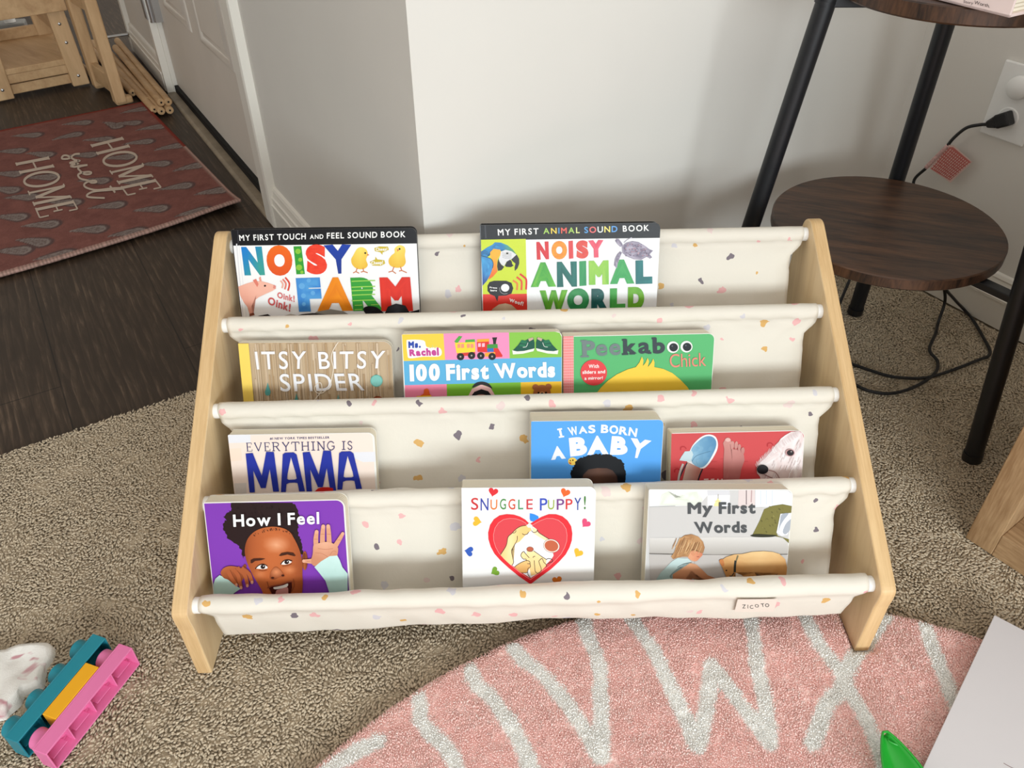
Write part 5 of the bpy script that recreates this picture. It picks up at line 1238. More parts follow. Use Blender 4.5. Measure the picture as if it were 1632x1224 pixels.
for p in ([(390, 914), (460, 862), (560, 816), (620, 822), (634, 860), (590, 862)], [(634, 860), (640, 910), (600, 940), (590, 1000), (500, 1004)], [(600, 940), (600, 1020), (640, 1086)], [(690, 660), (760, 710), (830, 760), (880, 790)], [(500, 756), (490, 730), (510, 690), (540, 672), (560, 700), (620, 770)], [(500, 756), (530, 790), (570, 790), (580, 820)], [(700, 810), (704, 880), (716, 980), (760, 1010), (810, 960), (780, 860), (770, 820)], [(770, 820), (820, 780), (850, 840), (890, 880), (880, 910)], [(680, 770), (690, 750), (714, 748)], [(880, 800), (920, 782), (976, 796), (980, 830), (900, 860)]): a.stroke(p, 9, lnc)
a.poly([(575, 262), (622, 226), (672, 262), (640, 300), (600, 296)], (250, 232, 226))
a.crop = (710, 750, 5.44)
b.done()

# --- grey first-words book: child and dog by a sofa
b = Book(3, 27, 0.021, (1034, 780), (1264.6, 780), 0.118, (1010, 760, 5.44), 'pale grey board book with a blond toddler and tan dog beside a sofa', 'board', 0.008)
a = b.art; b.fill((206, 205, 204), 0.0008, 0.0004, 0.0008, 0.0072)
a.poly([(136, 116), (640, 116), (640, 160), (560, 250), (136, 256)], (240, 242, 244)); a.blob([(210, 250), (240, 150), (300, 124), (360, 180), (440, 130), (560, 124), (600, 200), (560, 250)], lambda x, y: mixc((236, 238, 236), (216, 222, 206), hsh(int(x / 60), int(y / 40))), False)
a.poly([(636, 116), (830, 116), (834, 158), (640, 162)], (214, 214, 218)); a.poly([(640, 162), (834, 158), (830, 262), (640, 262)], (244, 246, 250))
a.poly([(910, 114), (1050, 114), (1052, 250), (904, 256)], (222, 208, 206)); a.stroke([(976, 116), (976, 240)], 8, (120, 104, 108), False); a.stroke([(1022, 116), (1018, 220)], 10, (188, 160, 160), False); a.poly([(1056, 114), (1330, 118), (1372, 150), (1370, 250), (1054, 262)], (232, 236, 244))
for x in (1100, 1150, 1200): a.stroke([(x, 118), (x, 240)], 8, (212, 220, 236), False)
a.poly([(688, 276), (700, 230), (730, 180), (756, 230), (760, 276)], (240, 226, 160)); a.stroke([(700, 210), (760, 206)], 5, (230, 210, 130), False); a.stroke([(732, 150), (732, 190)], 5, (150, 140, 120), False)
a.poly([(136, 262), (560, 250), (1120, 262), (1090, 330), (1020, 520), (136, 524)], (204, 202, 200)); a.stroke([(136, 258), (360, 250)], 5, (190, 190, 190), False); a.stroke([(530, 270), (526, 520)], 4, (202, 200, 198), False)
a.blob([(136, 528), (700, 522), (1250, 520), (1320, 546), (1354, 600), (1350, 668), (700, 672), (136, 662)], lambda x, y: mixc((216, 213, 209), (176, 170, 164), (y - 530) / 150), False)
a.stroke([(134, 664), (700, 676), (1350, 670)], 9, (110, 104, 98), False); a.poly([(134, 672), (1350, 680), (1344, 1240), (134, 1240)], (192, 186, 182)); a.stroke([(526, 680), (526, 1000)], 4, (160, 152, 146), False)
a.poly([(1030, 500), (1060, 440), (1090, 380), (1130, 280), (1200, 250), (1290, 236), (1378, 252), (1374, 320), (1270, 320), (1236, 480), (1250, 510), (1354, 540), (1352, 574), (1290, 526), (1200, 510), (1100, 516), (1010, 512)], (122, 116, 56))
for i in range(50):
    x, y = 1080 + hsh(i, 1) * 280, 250 + hsh(i, 2) * 250
    if x > 1300 - (y - 250) * .1 and y > 320: continue
    if x > 1140 - (y - 250) * .4 and not (x > 1230 and y > 320): a.stroke([(x, y), (x + 10, y + 12)], 9, mixc((88, 84, 36), (150, 142, 78), hsh(i, 3)), False)
a.poly([(1010, 508), (1060, 494), (1180, 500), (1240, 506), (1180, 520), (1060, 520)], (44, 44, 24), True)
a.poly([(1270, 318), (1374, 310), (1366, 440), (1330, 500), (1280, 510), (1236, 480)], (238, 240, 244)); a.poly([(1282, 322), (1340, 316), (1300, 370), (1270, 420), (1254, 470), (1266, 380)], (166, 174, 186), True); a.poly([(1372, 360), (1320, 400), (1290, 470), (1310, 496), (1344, 470), (1366, 420)], (172, 178, 188), True)
g_ = (76, 78, 80)
a.text('My', [(466, 222), (680, 218), (680, 316), (466, 320)], g_, .06, gap=.1); a.text('First', [(736, 218), (1054, 214), (1054, 316), (736, 320)], g_, .06, gap=.12); a.text('Words', [(522, 390), (980, 384), (980, 482), (536, 486)], g_, .06, gap=.1)
sk2 = lambda x, y: mixc((224, 168, 128), (176, 110, 74), (y - 720) / 220)
a.blob([(478, 742), (540, 756), (590, 800), (640, 850), (720, 880), (760, 930), (640, 900), (560, 860), (500, 810), (460, 860), (430, 940), (420, 1100), (330, 1100), (320, 900), (308, 840), (380, 780)], sk2, False)
a.blob([(180, 912), (230, 830), (330, 730), (380, 700), (470, 704), (500, 736), (440, 750), (380, 790), (330, 830), (310, 860), (330, 910), (340, 1100), (150, 1100)], lambda x, y: mixc((196, 216, 216), (160, 186, 182), (y - 720) / 200), False); a.stroke([(376, 782), (430, 752), (500, 738)], 5, (60, 70, 70))
a.blob([(470, 640), (560, 640), (596, 668), (572, 700), (540, 728), (500, 722), (466, 690)], lambda x, y: mixc((226, 160, 122), (206, 124, 92), (x - 500) / 100)); a.ell(514, 650, 22, 32, (214, 146, 108)); a.stroke([(545, 690), (566, 690)], 5, (150, 70, 60), False)
hairc = lambda x, y: mixc((206, 160, 110), (146, 100, 62), hsh(int((x - (y - 500) * -.4) / 12), 3) * .9)
a.blob([(322, 690), (350, 650), (370, 590), (390, 540), (440, 504), (500, 494), (560, 516), (600, 560), (614, 610), (600, 660), (560, 640), (530, 626), (496, 640), (470, 690), (420, 690), (370, 700), (340, 712)], hairc, False)
for i in range(34): x = 360 + hsh(i, 1) * 230; y = 520 + hsh(i, 2) * 80; a.stroke([(x, y), (x - 16, y + 40), (x - 34, y + 74)], 5, mixc((226, 186, 138), (134, 90, 54), hsh(i, 3)))
dg = lambda x, y: mixc((238, 204, 148), (196, 140, 82), (y - 650) / 230 + abs(x - 1080) / 900 + hsh(int(x / 40), int(y / 40)) * .15)
a.blob([(740, 724), (770, 710), (800, 690), (870, 668), (940, 664), (1020, 646), (1120, 640), (1200, 646), (1260, 664), (1310, 710), (1330, 780), (1320, 850), (1296, 880), (1290, 1100), (1200, 1100), (1210, 880), (1250, 830), (1160, 860), (1060, 832), (1050, 880), (1040, 1100), (980, 1100), (976, 880), (920, 840), (880, 824), (840, 860), (806, 884), (790, 840), (768, 790)], dg, False)
a.poly([(738, 722), (770, 710), (782, 760), (758, 766)], (196, 124, 70), True); a.stroke([(880, 720), (874, 770), (872, 822)], 20, (44, 46, 40)); a.stroke([(900, 676), (886, 720)], 14, (120, 110, 80)); a.stroke([(838, 870), (850, 850), (866, 826)], 8, (60, 56, 50)); a.blob([(880, 826), (930, 846), (976, 880), (960, 900), (880, 860)], lambda x, y: (226, 216, 206), False); a.stroke([(806, 880), (826, 872), (836, 850)], 12, (70, 46, 36)); a.ell(800, 806, 8, 6, (50, 34, 28)); a.poly([(1060, 836), (1160, 864), (1246, 834), (1214, 880), (1060, 890)], (120, 92, 70))
b.done('white', None)

# ------------------------------------------------------------------ round two-tier side table
TC = np.array([0.504, 0.468, 0.0])
tbl = tag(empty('side_table', TC), 'round two-tier side table with dark brown wooden discs and three black metal legs', 'side table')
def disc(z, r, th):
    prof = [(0, z - th), (r - .002, z - th), (r, z - th + .002), (r, z - .0015), (r - .0015, z), (0, z)]
    return MB().lathe(prof, TC, (0, 0, 1), 72)
def disc_mats(o):
    for p in o.data.polygons: p.material_index = 0 if abs(p.normal.z) > .6 else 1
lo = rel(disc(0.266, 0.151, 0.016).build('lower_shelf', [M['rustic'], M['rustic_edge']], smooth=True), tbl); disc_mats(lo)
hi = rel(disc(0.570, 0.130, 0.018).build('tabletop', [M['rustic'], M['rustic_edge']], smooth=True), tbl); disc_mats(hi)
FEET = [np.array([0.595, 0.643, 0]), np.array([0.623, 0.275, 0]), np.array([0.290, 0.480, 0])]
for ft_ in FEET:
    dr = TC - ft_; dr /= np.linalg.norm(dr); top = ft_ + dr * 0.073 + Z3 * 0.60
    mb = MB(); mb.tube([ft_ + Z3 * 0.004, top], 0.0118, 20); mb.tube([ft_ + dr * 0.0655 + Z3 * 0.545, ft_ + dr * 0.066 + Z3 * 0.549], 0.0125, 20)
    lg = rel(mb.build('leg', M['black_metal'], smooth=True), tbl)
    mb = MB(); mb.tube([ft_, ft_ + dr * 0.0012 + Z3 * 0.012], 0.0128, 20)
    fo = mb.build('foot_cap', M['black_plastic'], smooth=True); fo.parent = lg
    for zt, rr in ((0.240, 0.148), (0.542, 0.126)):
        pl = ft_ + dr * 0.073 * zt / 0.6 + Z3 * zt; cx_ = TC + Z3 * zt - dr * (rr - 0.05)
        sdv = np.cross(dr, Z3) * 0.008
        mb = MB(); mb.obox(pl - sdv, cx_ - pl, sdv * 2, Z3 * 0.0095); rel(mb.build('brace', M['black_metal'], bevel=0.001), tbl)

# boxed book on the tabletop
c0 = Pz(1608, 29, 0.5705); v1 = np.array([-0.50, 0.866, 0.0]); v1 = (Pz(1480, -3, 0.5705) - c0); v1[2] = 0; v1 /= np.linalg.norm(v1); v2 = np.array([v1[1], -v1[0], 0])
kb = tag(empty('gift_book', c0 + v1 * .1 + v2 * .075), 'pale pink hardcover book lying on the upper disc of the side table', 'book')
mb = MB(); mb.obox(c0 + Z3 * 0.0002, v1 * 0.2, v2 * 0.15, Z3 * 0.003); mb.obox(c0 + Z3 * 0.027, v1 * 0.2, v2 * 0.15, Z3 * 0.003)
mb.obox(c0 + Z3 * 0.0002, v1 * 0.2, v2 * 0.003, Z3 * 0.0298)
M['blush'] = simple('blush_cover', (236, 216, 212), 0.45, 0.4)
kc = rel(mb.build('cover', M['blush'], bevel=0.0007), kb)
mb = MB(); mb.obox(c0 + v1 * .004 + v2 * .004 + Z3 * .003, v1 * .192, v2 * .142, Z3 * .0242); rel(mb.build('page_block', M['page']), kb)
N_ = -v2; st = Art(c0 + v1 * 0.2 + Z3 * 0.03 + N_ * 0.0009, -v1, -Z3, N_, (1300, 0, 4.916))
st.text('Story', [(1160, 2), (1236, 14), (1232, 36), (1156, 22)], (70, 62, 62), .0, gap=.08); st.text('Worth.', [(1246, 4), (1366, 34), (1362, 60), (1240, 30)], (70, 62, 62), .0, gap=.08)
sp = st.build('spine_lettering', kc, M['print_matt']); Mx = Matrix.Identity(4)
for i in range(3): Mx[i][0], Mx[i][1], Mx[i][2], Mx[i][3] = -v1[i], Z3[i], N_[i], st.O[i]
sp.matrix_basis = Mx

# ------------------------------------------------------------------ outlet and power cord on the right wall
nW = -E
def onR(x, y, off=0.0): return Pp(x, y, RWALL + nW * off, nW)
alongR = -D                                           # to the right in the picture
pc = onR(1585, 151)                                   # left edge, middle height
pl0 = np.array([pc[0], pc[1], onR(1567, 211)[2]])
PHt = onR(1604, 93)[2] - pl0[2]
op = tag(empty('wall_outlet', pl0), 'white double power outlet on the wall, black plug in its lower socket', 'power outlet')
mb = MB(); PWd = 0.072
mb.obox(pl0 + nW * 0.0001, alongR * PWd, Z3 * PHt, nW * 0.0055); rel(mb.build('cover_plate', M['white_plastic'], bevel=0.0022), op)
for q in (0.30, 0.72):
    cen = pl0 + alongR * (PWd * .5) + Z3 * PHt * q + nW * .0055
    mb = MB().lathe([(0, .002), (.0155, .002), (.0168, .0008), (.0168, -.001)], cen, nW, 32); so = rel(mb.build('socket', M['white_plastic'], smooth=True), op)
cen2 = pl0 + alongR * (PWd * .5) + Z3 * PHt * .72 + nW * .0076
mb = MB().lathe([(0, .010), (.012, .0095), (.0165, .006), (.0172, 0)], cen2, nW, 32); rel(mb.build('socket_cover', M['white_plastic'], smooth=True), op)

pgc = pl0 + alongR * (PWd * .5) + Z3 * PHt * .30 + nW * .0078
cord = tag(empty('power_cord', np.array([pgc[0], pgc[1], 0.0])), 'black power cord with red warning tag, plugged in and looping under the side table', 'power cord')
pdir = (Pz(1560, 205, 0.33) - Pz(1600, 185, 0.33)); pdir = -alongR * 0.75 - Z3 * 0.5; pdir /= np.linalg.norm(pdir)
mb = MB(); s0 = pgc + pdir * -0.012; up_ = np.cross(nW, pdir)
for a0, a1, h0, h1, t0, t1 in ((0, .022, .011, .0105, .020, .018), (.022, .042, .0095, .005, .016, .008)):
    V = []
    for a_, h_, t_ in ((a0, h0, t0), (a1, h1, t1)):
        V += [s0 + pdir * a_ + up_ * h_, s0 + pdir * a_ - up_ * h_, s0 + pdir * a_ - up_ * h_ + nW * t_, s0 + pdir * a_ + up_ * h_ + nW * t_]
    mb.add(V, [(0, 1, 2, 3), (7, 6, 5, 4), (0, 4, 5, 1), (1, 5, 6, 2), (2, 6, 7, 3), (3, 7, 4, 0)])
rel(mb.build('plug', M['black_plastic'], bevel=0.003), cord)
s1 = s0 + pdir * .040 + nW * .005
CZ = 0.0042
def fl_(pts): return [Pz(x / 3.4 + 1332, y / 3.4 + 400, CZ) for x, y in pts]
pA = [s1, onR(1561, 199, .014), onR(1540, 204, .020), onR(1520, 220, .026), onR(1505, 238, .03), onR(1478, 266, .028), onR(1456, 290, .026)]
hid = Pz(1505, 455, .075)
pA += [np.array([(pA[-1][0] * 2 + hid[0]) / 3, (pA[-1][1] * 2 + hid[1]) / 3 + .02, .16]), np.array([hid[0] + .004, hid[1] + .012, .10]), hid]
p2 = fl_([(700, 322), (745, 376), (800, 470), (834, 535), (826, 570), (780, 588), (660, 635), (540, 675), (440, 690), (300, 680), (180, 645), (80, 610), (-10, 580), (-90, 590)])
p1 = fl_([(-60, 660), (20, 690), (95, 720), (180, 758), (300, 772), (430, 735), (535, 665), (552, 600), (508, 535), (540, 450), (556, 385)]) + [Pz(1506, 480, .035), hid + Z3 * .004 - E * .004]
mb = MB(); mb.tube(catmull(pA + [Pz(1522, 478, .035)] + p2 + p1, False, 7), 0.0026, 8)
p3 = fl_([(-90, 590), (-40, 440), (15, 315), (60, 230), (105, 145)]); p3 = [p + Z3 * z for p, z in zip(p3, (.0, .006, .02, .05, .09))]
mb.tube(catmull(p3, False, 6), 0.0026, 8)
rel(mb.build('cable', M['black_plastic'], smooth=True), cord)
mb = MB(); mb.tube([onR(1511, 232, .0302), onR(1476, 267, .0282)], 0.0036, 12); rel(mb.build('label_sleeve', simple('printed_sleeve', (206, 168, 164), .5, .4, .12, 300.0), smooth=True), cord)
# red printed warning flag hanging from the cord
F1, F2, F3, F4 = onR(1509, 232, .031), onR(1548, 258, .022), onR(1512, 290, .022), onR(1478, 270, .029)
wO = F1; wU = (F2 - F1); wU /= np.linalg.norm(wU); wn = np.cross(wU, F4 - F1); wn /= np.linalg.norm(wn)
if wn @ (CAM - F1) < 0: wn = -wn
wV = -np.cross(wn, wU)
wa_ = Art(wO, wU, wV, wn, (1452, 60, 5.1))
wa_.poly([(290, 870), (345, 876), (498, 1010), (320, 1180), (150, 1062)], (226, 196, 188))
wa_.poly([(300, 890), (342, 890), (486, 1012), (316, 1160), (160, 1066)], (206, 120, 112))
for i in range(12):
    t = i / 11; p_ = np.array([310, 892]) + (np.array([480, 1016]) - np.array([310, 892])) * t; q_ = np.array([166, 1062]) + (np.array([310, 1152]) - np.array([166, 1062])) * t
    n_ = 9
    for j in range(n_):
        u0 = (j + .12) / n_; u1 = (j + .55 + .3 * hsh(i, j)) / n_
        wa_.stroke([p_ + (q_ - p_) * u0, p_ + (q_ - p_) * u1], 6, (238, 214, 206), False)
wf = wa_.build('warning_tag', cord, M['print_matt'])
Mx = Matrix.Identity(4); wu_ = -wV
for i in range(3): Mx[i][0], Mx[i][1], Mx[i][2], Mx[i][3] = wU[i], wu_[i], wn[i], wO[i]
wf.matrix_parent_inverse = Matrix.Translation(cord.location).inverted(); wf.matrix_basis = Mx
sdm = wf.modifiers.new('thickness', 'SOLIDIFY'); sdm.thickness = 0.0002; sdm.offset = -1

# ------------------------------------------------------------------ open wooden cube shelf at the right
b0 = Pz(1538, 857, 0); f1 = np.array([0.56, -0.828, 0]); f1 /= np.linalg.norm(f1); f2 = np.array([-f1[1], f1[0], 0])
cube = tag(empty('shelf_unit', b0 + f1 * .2 + f2 * .15), 'open light brown wooden shelf unit standing on the carpet behind the white board', 'shelf')
TH, WD, DP, HT = 0.034, 0.42, 0.29, 0.64
for nm, o, a_, c_, d_, mt_ in (('side_panel', b0, f1 * TH, f2 * DP, Z3 * HT, 'box_wood'), ('side_panel', b0 + f1 * (WD - TH), f1 * TH, f2 * DP, Z3 * HT, 'box_wood'),
    ('bottom_panel', b0 + f1 * TH, f1 * (WD - 2 * TH), f2 * DP, Z3 * 0.036, 'box_wood_flat'), ('top_panel', b0 + f1 * TH + Z3 * (HT - TH), f1 * (WD - 2 * TH), f2 * DP, Z3 * TH, 'box_wood_flat'),
    ('shelf_board', b0 + f1 * TH + Z3 * .32, f1 * (WD - 2 * TH), f2 * (DP - .006), Z3 * .022, 'box_wood_flat'),
    ('back_panel', b0 + f1 * TH + f2 * (DP - .006) + Z3 * .036, f1 * (WD - 2 * TH), f2 * .006, Z3 * (HT - TH - .036), 'box_wood')):
    rel(MB().obox(o, a_, c_, d_).build(nm, M[mt_], bevel=0.0012), cube)

# ------------------------------------------------------------------ white board on the rug
k0 = Pz(1585, 980, 0.022); k1 = Pz(1470, 1226, 0.022) - k0; L1 = 0.30; k1 /= np.linalg.norm(k1); k2 = np.array([-k1[1], k1[0], 0])
wb = tag(empty('white_board', k0 + k1 * .15 + k2 * .11), 'large plain white board lying on the pink rug and carpet at the right edge', 'board')
rel(MB().obox(k0 - Z3 * .0022, k1 * L1, k2 * .24, Z3 * .0022).build('top_sheet', M['board'], bevel=.0005), wb)
rel(MB().obox(k0 + k1 * .002 + k2 * .0022 - Z3 * .0105, k1 * (L1 - .004), k2 * .236, Z3 * .0083).build('board_core', M['board_edge']), wb)
pa = Art(k0, k2, k1, (0, 0, 1), (1312, 984, 5.1)); pa.stroke([(1466, 1184), (1500, 1204), (1560, 1232), (1660, 1260)], 5, (150, 120, 124))
pm = pa.build('pencil_mark', None, M['print_matt']); Mx = Matrix.Identity(4)
for i in range(3): Mx[i][0], Mx[i][1], Mx[i][2], Mx[i][3] = k2[i], -k1[i], Z3[i], k0[i]
pm.parent = wb; pm.matrix_parent_inverse = Matrix.Translation(wb.location).inverted(); pm.matrix_basis = Mx

# ------------------------------------------------------------------ green toy scoop
g0 = Pz(1410, 1168, 0.036); gx = Pz(1452, 1262, 0.030) - g0; gx[2] = 0; gx /= np.linalg.norm(gx); gyv = np.array([-gx[1], gx[0], 0])
scp = tag(empty('toy_scoop', g0 + gx * .03 - Z3 * .02), 'bright green plastic toy scoop lying on the pink rug beside the white board', 'toy scoop')
NS, NT_ = 26, 17; P_ = []
for i in range(NS):
    s_ = i / (NS - 1); hw = 0.0205 * (math.sin(math.pi * min(1, s_ * .62 + .015)) ** .75) * (1 if s_ < .8 else 1 - (s_ - .8) * 1.6)
    for j in range(NT_):
        t = j / (NT_ - 1) * 2 - 1
        dep = 0.012 * (1 - t * t) * math.sin(math.pi * min(1, .08 + s_ * .8)) ** .7
        lip = .0016 if abs(t) > .99 else 0
        P_.append(g0 + gx * (s_ * .078) + gyv * (t * hw * (1 + .05 * (abs(t) > .9))) - Z3 * (dep + .006 * s_ - lip))
o_ = rel(MB().grid(P_, NS, NT_).build('scoop_bowl', M['green'], smooth='all'), scp); m_ = o_.modifiers.new('thickness', 'SOLIDIFY'); m_.thickness = .0018; m_.offset = 0
ed_ = [P_[i * NT_] for i in range(NS - 1, -1, -1)] + [P_[i * NT_ + NT_ - 1] for i in range(NS)]
mb = MB(); mb.tube([q + Z3 * .0004 for q in ed_], .0013, 8); rel(mb.build('rim', M['green'], smooth=True), scp)
mb = MB(); mb.tube(catmull([g0 + gx * .072 - Z3 * .014, g0 + gx * .09 - Z3 * .010, g0 + gx * .13 - Z3 * .008, g0 + gx * .16 - Z3 * .012], False, 5), 0.006, 14)
rel(mb.build('handle', M['green'], smooth=True), scp)
mb = MB(); mb.tube(catmull([g0 + gyv * .006 - Z3 * .004, g0 + gx * .007 + gyv * .001 - Z3 * .002, g0 + gx * .014 + gyv * .012 - Z3 * .003], False, 5), .0009, 8); rel(mb.build('lip_ridge', M['green'], smooth=True), scp)

# ------------------------------------------------------------------ interlocking toy blocks
bl0 = Pz(51, 1194.8, 0.030); bl1 = Pz(191, 1025, 0.030); LX = bl1 - bl0; LX[2] = 0; LX /= np.linalg.norm(LX); WX = np.array([LX[1], -LX[0], 0])
PITCH, BH, BWD, SR = 0.0309, 0.0170, 0.0305, 0.0108
def block(n, o, mt_, label, studs, hollow):
    """o: stud-side lower corner on the carpet; block lies on its side, studs toward -WX"""
    t = tag(empty('toy_block', o + LX * n * PITCH / 2 + WX * BH / 2), label, 'toy block', 'interlocking toy blocks by the bookshelf')
    L = n * PITCH - .0008; wl = .0016
    mb = MB()
    if hollow:
        mb.obox(o, LX * L, WX * wl, Z3 * BWD)
        for q, a_, c_, d_ in ((o + WX * wl, LX * L, WX * (BH - wl), Z3 * wl), (o + WX * wl + Z3 * (BWD - wl), LX * L, WX * (BH - wl), Z3 * wl), (o + WX * wl + Z3 * wl, LX * wl, WX * (BH - wl), Z3 * (BWD - 2 * wl)), (o + WX * wl + LX * (L - wl) + Z3 * wl, LX * wl, WX * (BH - wl), Z3 * (BWD - 2 * wl))):
            mb.obox(q, a_, c_, d_)
        for k in range(1, n):
            q = o + LX * k * PITCH
            mb.obox(q + WX * wl - LX * .0006, LX * .0012, WX * (BH * .62), Z3 * BWD * .999)
        for k in range(n):
            q = o + LX * (k + .5) * PITCH
            for zz in (.2, .8): mb.obox(q + WX * wl - LX * (SR * .9) + Z3 * BWD * zz, LX * SR * 1.8, WX * BH * .5, Z3 * .0010)
    else: mb.obox(o, LX * L, WX * BH, Z3 * BWD)
    rel(mb.build('block_body', mt_, bevel=0.0007), t)
    for k in range(n):
        if k not in studs: continue
        cc_ = o + LX * (k + .5) * PITCH + Z3 * BWD / 2 + WX * .0005
        ml = MB().lathe([(0, .0158), (SR - .0012, .0158), (SR, .0146), (SR, 0)], cc_, -WX, 28); rel(ml.build('stud', mt_, smooth=True), t)
    return t
oP = np.array([bl0[0], bl0[1], 0.0005])
block(4, oP, M['pink'], 'pink plastic toy block lying with its hollow underside toward the camera', (0, 3), True)
oT = oP - WX * (BH * 2 + .0012)
tl0 = Pz(5, 1175, 0.03)
oT = oT + LX * ((tl0 - oT) @ LX)
block(4, oT, M['teal'], 'teal plastic toy block with four round studs beside the white cloth', (0, 1, 2, 3), True)
yl0 = Pz(67.6, 1139, 0.03); oY = oP - WX * (BH + .0006); oY = oY + LX * ((yl0 - oY) @ LX)
block(2, oY, M['yellow'], 'short yellow toy block clipped between the teal and pink blocks', (), False)

# ------------------------------------------------------------------ white cloth
ol = [(0, 1034), (14, 1030), (29, 1025), (50, 1023), (74.5, 1022), (84, 1027), (85.5, 1035), (82, 1047), (76, 1056), (72, 1062), (69, 1076), (67, 1090), (54, 1097), (39, 1102), (33, 1110), (29, 1119), (14, 1132), (0, 1143), (-60, 1150), (-110, 1100), (-70, 1040)]
po = [Pz(x, y, 0.006) for x, y in catmull(ol, True, 5)]
ctr = np.mean(po, 0); RN = 26; P_ = []
for r_ in range(RN):
    k_ = 1 - r_ / (RN - 1) * .999
    for p_ in po:
        q_ = ctr + (p_ - ctr) * k_
        z_ = .002 + .008 * min(1, (1 - k_) * 5) ** .5 + .005 * mnoise.noise((q_[0] * 26, q_[1] * 26, .3)) * min(1, (1 - k_) * 4) + .004 * mnoise.noise((q_[0] * 60, q_[1] * 40, 2.3)) * min(1, (1 - k_) * 5)
        P_.append((q_[0], q_[1], z_ if r_ else -.002))
n_ = len(po); mb = MB()
mb.add(P_, [(i * n_ + k, i * n_ + (k + 1) % n_, (i + 1) * n_ + (k + 1) % n_, (i + 1) * n_ + k) for i in range(RN - 1) for k in range(n_)])
clo = mb.build('cloth', M['cloth'], smooth='all'); tag(clo, 'crumpled white cloth with a soft pink print beside the toy blocks', 'cloth')

# ------------------------------------------------------------------ doormat in the hall
cN, cF = Pz(384, 318, 0.014), Pz(228, 163, 0.004); mx = cN - cF; ML = np.linalg.norm(mx[:2]); mx[2] = 0; mx /= np.linalg.norm(mx); my = np.array([mx[1], -mx[0], 0]); my = -my if my @ E > 0 else my
MWd = 1.10; CM = (0, 160, 3.886)
st_ = .0032; nu, nv = int(ML / st_), int(MWd / st_)
s_ = np.linspace(0, ML, nu)[:, None] * np.ones((1, nv)); t_ = np.linspace(0, MWd, nv)[None, :] * np.ones((nu, 1))
near = np.clip((s_ - (ML - .10)) / .10, 0, 1); curl = near ** 2 * np.exp(-(t_ / .12) ** 2) * .009
zz = .0012 + .005 + curl + .0006 * (rng.random((nu, nv)) - .5) + .0012 * np.sin(t_ * 9) * near
bow = .024 * np.sin(np.pi * np.clip(t_ / .9, 0, 1)) * (s_ / ML) ** 2 
GXm = cF[0] + mx[0] * (s_ - bow * 0 + bow) + my[0] * t_; GYm = cF[1] + mx[1] * (s_ + bow) + my[1] * t_
def uvm(x, y):
    p_ = Pz(x / CM[2] + CM[0], y / CM[2] + CM[1], .0065) - cF; return np.array([p_ @ mx, p_ @ my])
base = np.array(lin((150, 100, 91))[:3]); b2 = np.array(lin((118, 76, 71))[:3])
nf = blur(rng.random((nu, nv))) * .6 + .4 * blur(blur(np.kron(rng.random((nu // 8 + 1, nv // 8 + 1)), np.ones((8, 8)))[:nu, :nv])); nf = (nf - nf.min()) / (nf.max() - nf.min())
cc = base + (b2 - base) * nf[..., None]
pais = [(480, 140, 60, -8), (170, 215, 66, -6), (420, 220, 62, -16), (700, 150, 60, 10), (840, 60, 46, -14), (70, 312, 70, -6), (250, 330, 60, 0), (510, 335, 56, -6), (610, 240, 56, -6), (790, 140, 34, -6), (860, 258, 64, -10), (940, 168, 52, -12), (1050, 288, 56, -14), (960, 390, 66, -6), (1170, 412, 60, -16), (1090, 530, 74, -12), (1310, 562, 66, -12), (1190, 692, 90, -14), (660, 640, 92, -10), (930, 662, 84, -8), (540, 780, 110, -8), (780, 802, 100, -12), (250, 752, 100, -8), (60, 708, 84, -4), (330, 930, 104, -14), (70, 905, 110, -8), (400, 620, 84, -4), (580, 490, 70, -4), (130, 590, 70, -6), (260, 470, 70, -6), (740, 350, 56, -8), (50, 450, 66, -4), (830, 500, 60, -6), (30, 545, 40, 0), (200, 850, 40, 0)]
gry, gdk = np.array(lin((152, 140, 134))[:3]), np.array(lin((102, 80, 78))[:3])
for x, y, r, ro in pais:
    c_ = uvm(x, y); a_ = uvm(x + r * math.cos(math.radians(ro)), y + r * math.sin(math.radians(ro))) - c_; L_ = np.linalg.norm(a_); a_ /= L_; b_ = np.array([-a_[1], a_[0]])
    L_ = min(max(L_, .040), .052)
    da = ((s_ - c_[0]) * a_[0] + (t_ - c_[1]) * a_[1]) / L_; db = ((s_ - c_[0]) * b_[0] + (t_ - c_[1]) * b_[1]) / L_
    db = db - .12 * np.sin(da * 2.2)
    wd_ = np.where(da > -1, .52 * np.clip((1 + da) / 1.5, 0, 1) ** .8, 0)
    f_ = np.sqrt((np.clip(da - .35, 0, 9) / .62) ** 2 + (db / (wd_ + 1e-3)) ** 2)
    f_ = np.where(da < -1, 9, f_)
    oo = np.clip((1.15 - f_) / .12, 0, 1)[..., None]; cc = cc * (1 - oo) + gdk * oo
    oo = (np.clip((.82 - f_) / .1, 0, 1) * np.where(f_ > .55, .95, .35 + .45 * (np.sin(da * 17) * np.sin(db * 26 + 1) > 0)))[..., None]; cc = cc * (1 - oo) + gry * oo
bd = np.maximum(s_ - (ML - .012), np.maximum(.012 - s_, .010 - t_)); oo = np.clip(bd / .003, 0, 1)[..., None]
cc = cc * (1 - oo) + (np.array(lin((196, 160, 148))[:3]) * (.6 + .4 * (np.sin(t_ * 900) > 0))[..., None] * (s_ > .5 * ML)[..., None] + np.array(lin((140, 62, 52))[:3]) * (s_ <= .5 * ML)[..., None]) * oo
Pm = np.stack([GXm, GYm, zz], -1).reshape(-1, 3)
dm = MB().grid(Pm, nu, nv)
mo = empty('doormat', (cF + mx * ML / 2 + my * .3) * np.array([1, 1, 0])); tag(mo, 'dark red paisley doormat with white words on the plank floor by the door', 'doormat')
pile = rel(dm.build('mat_pile', M['mat'], smooth='all'), mo)
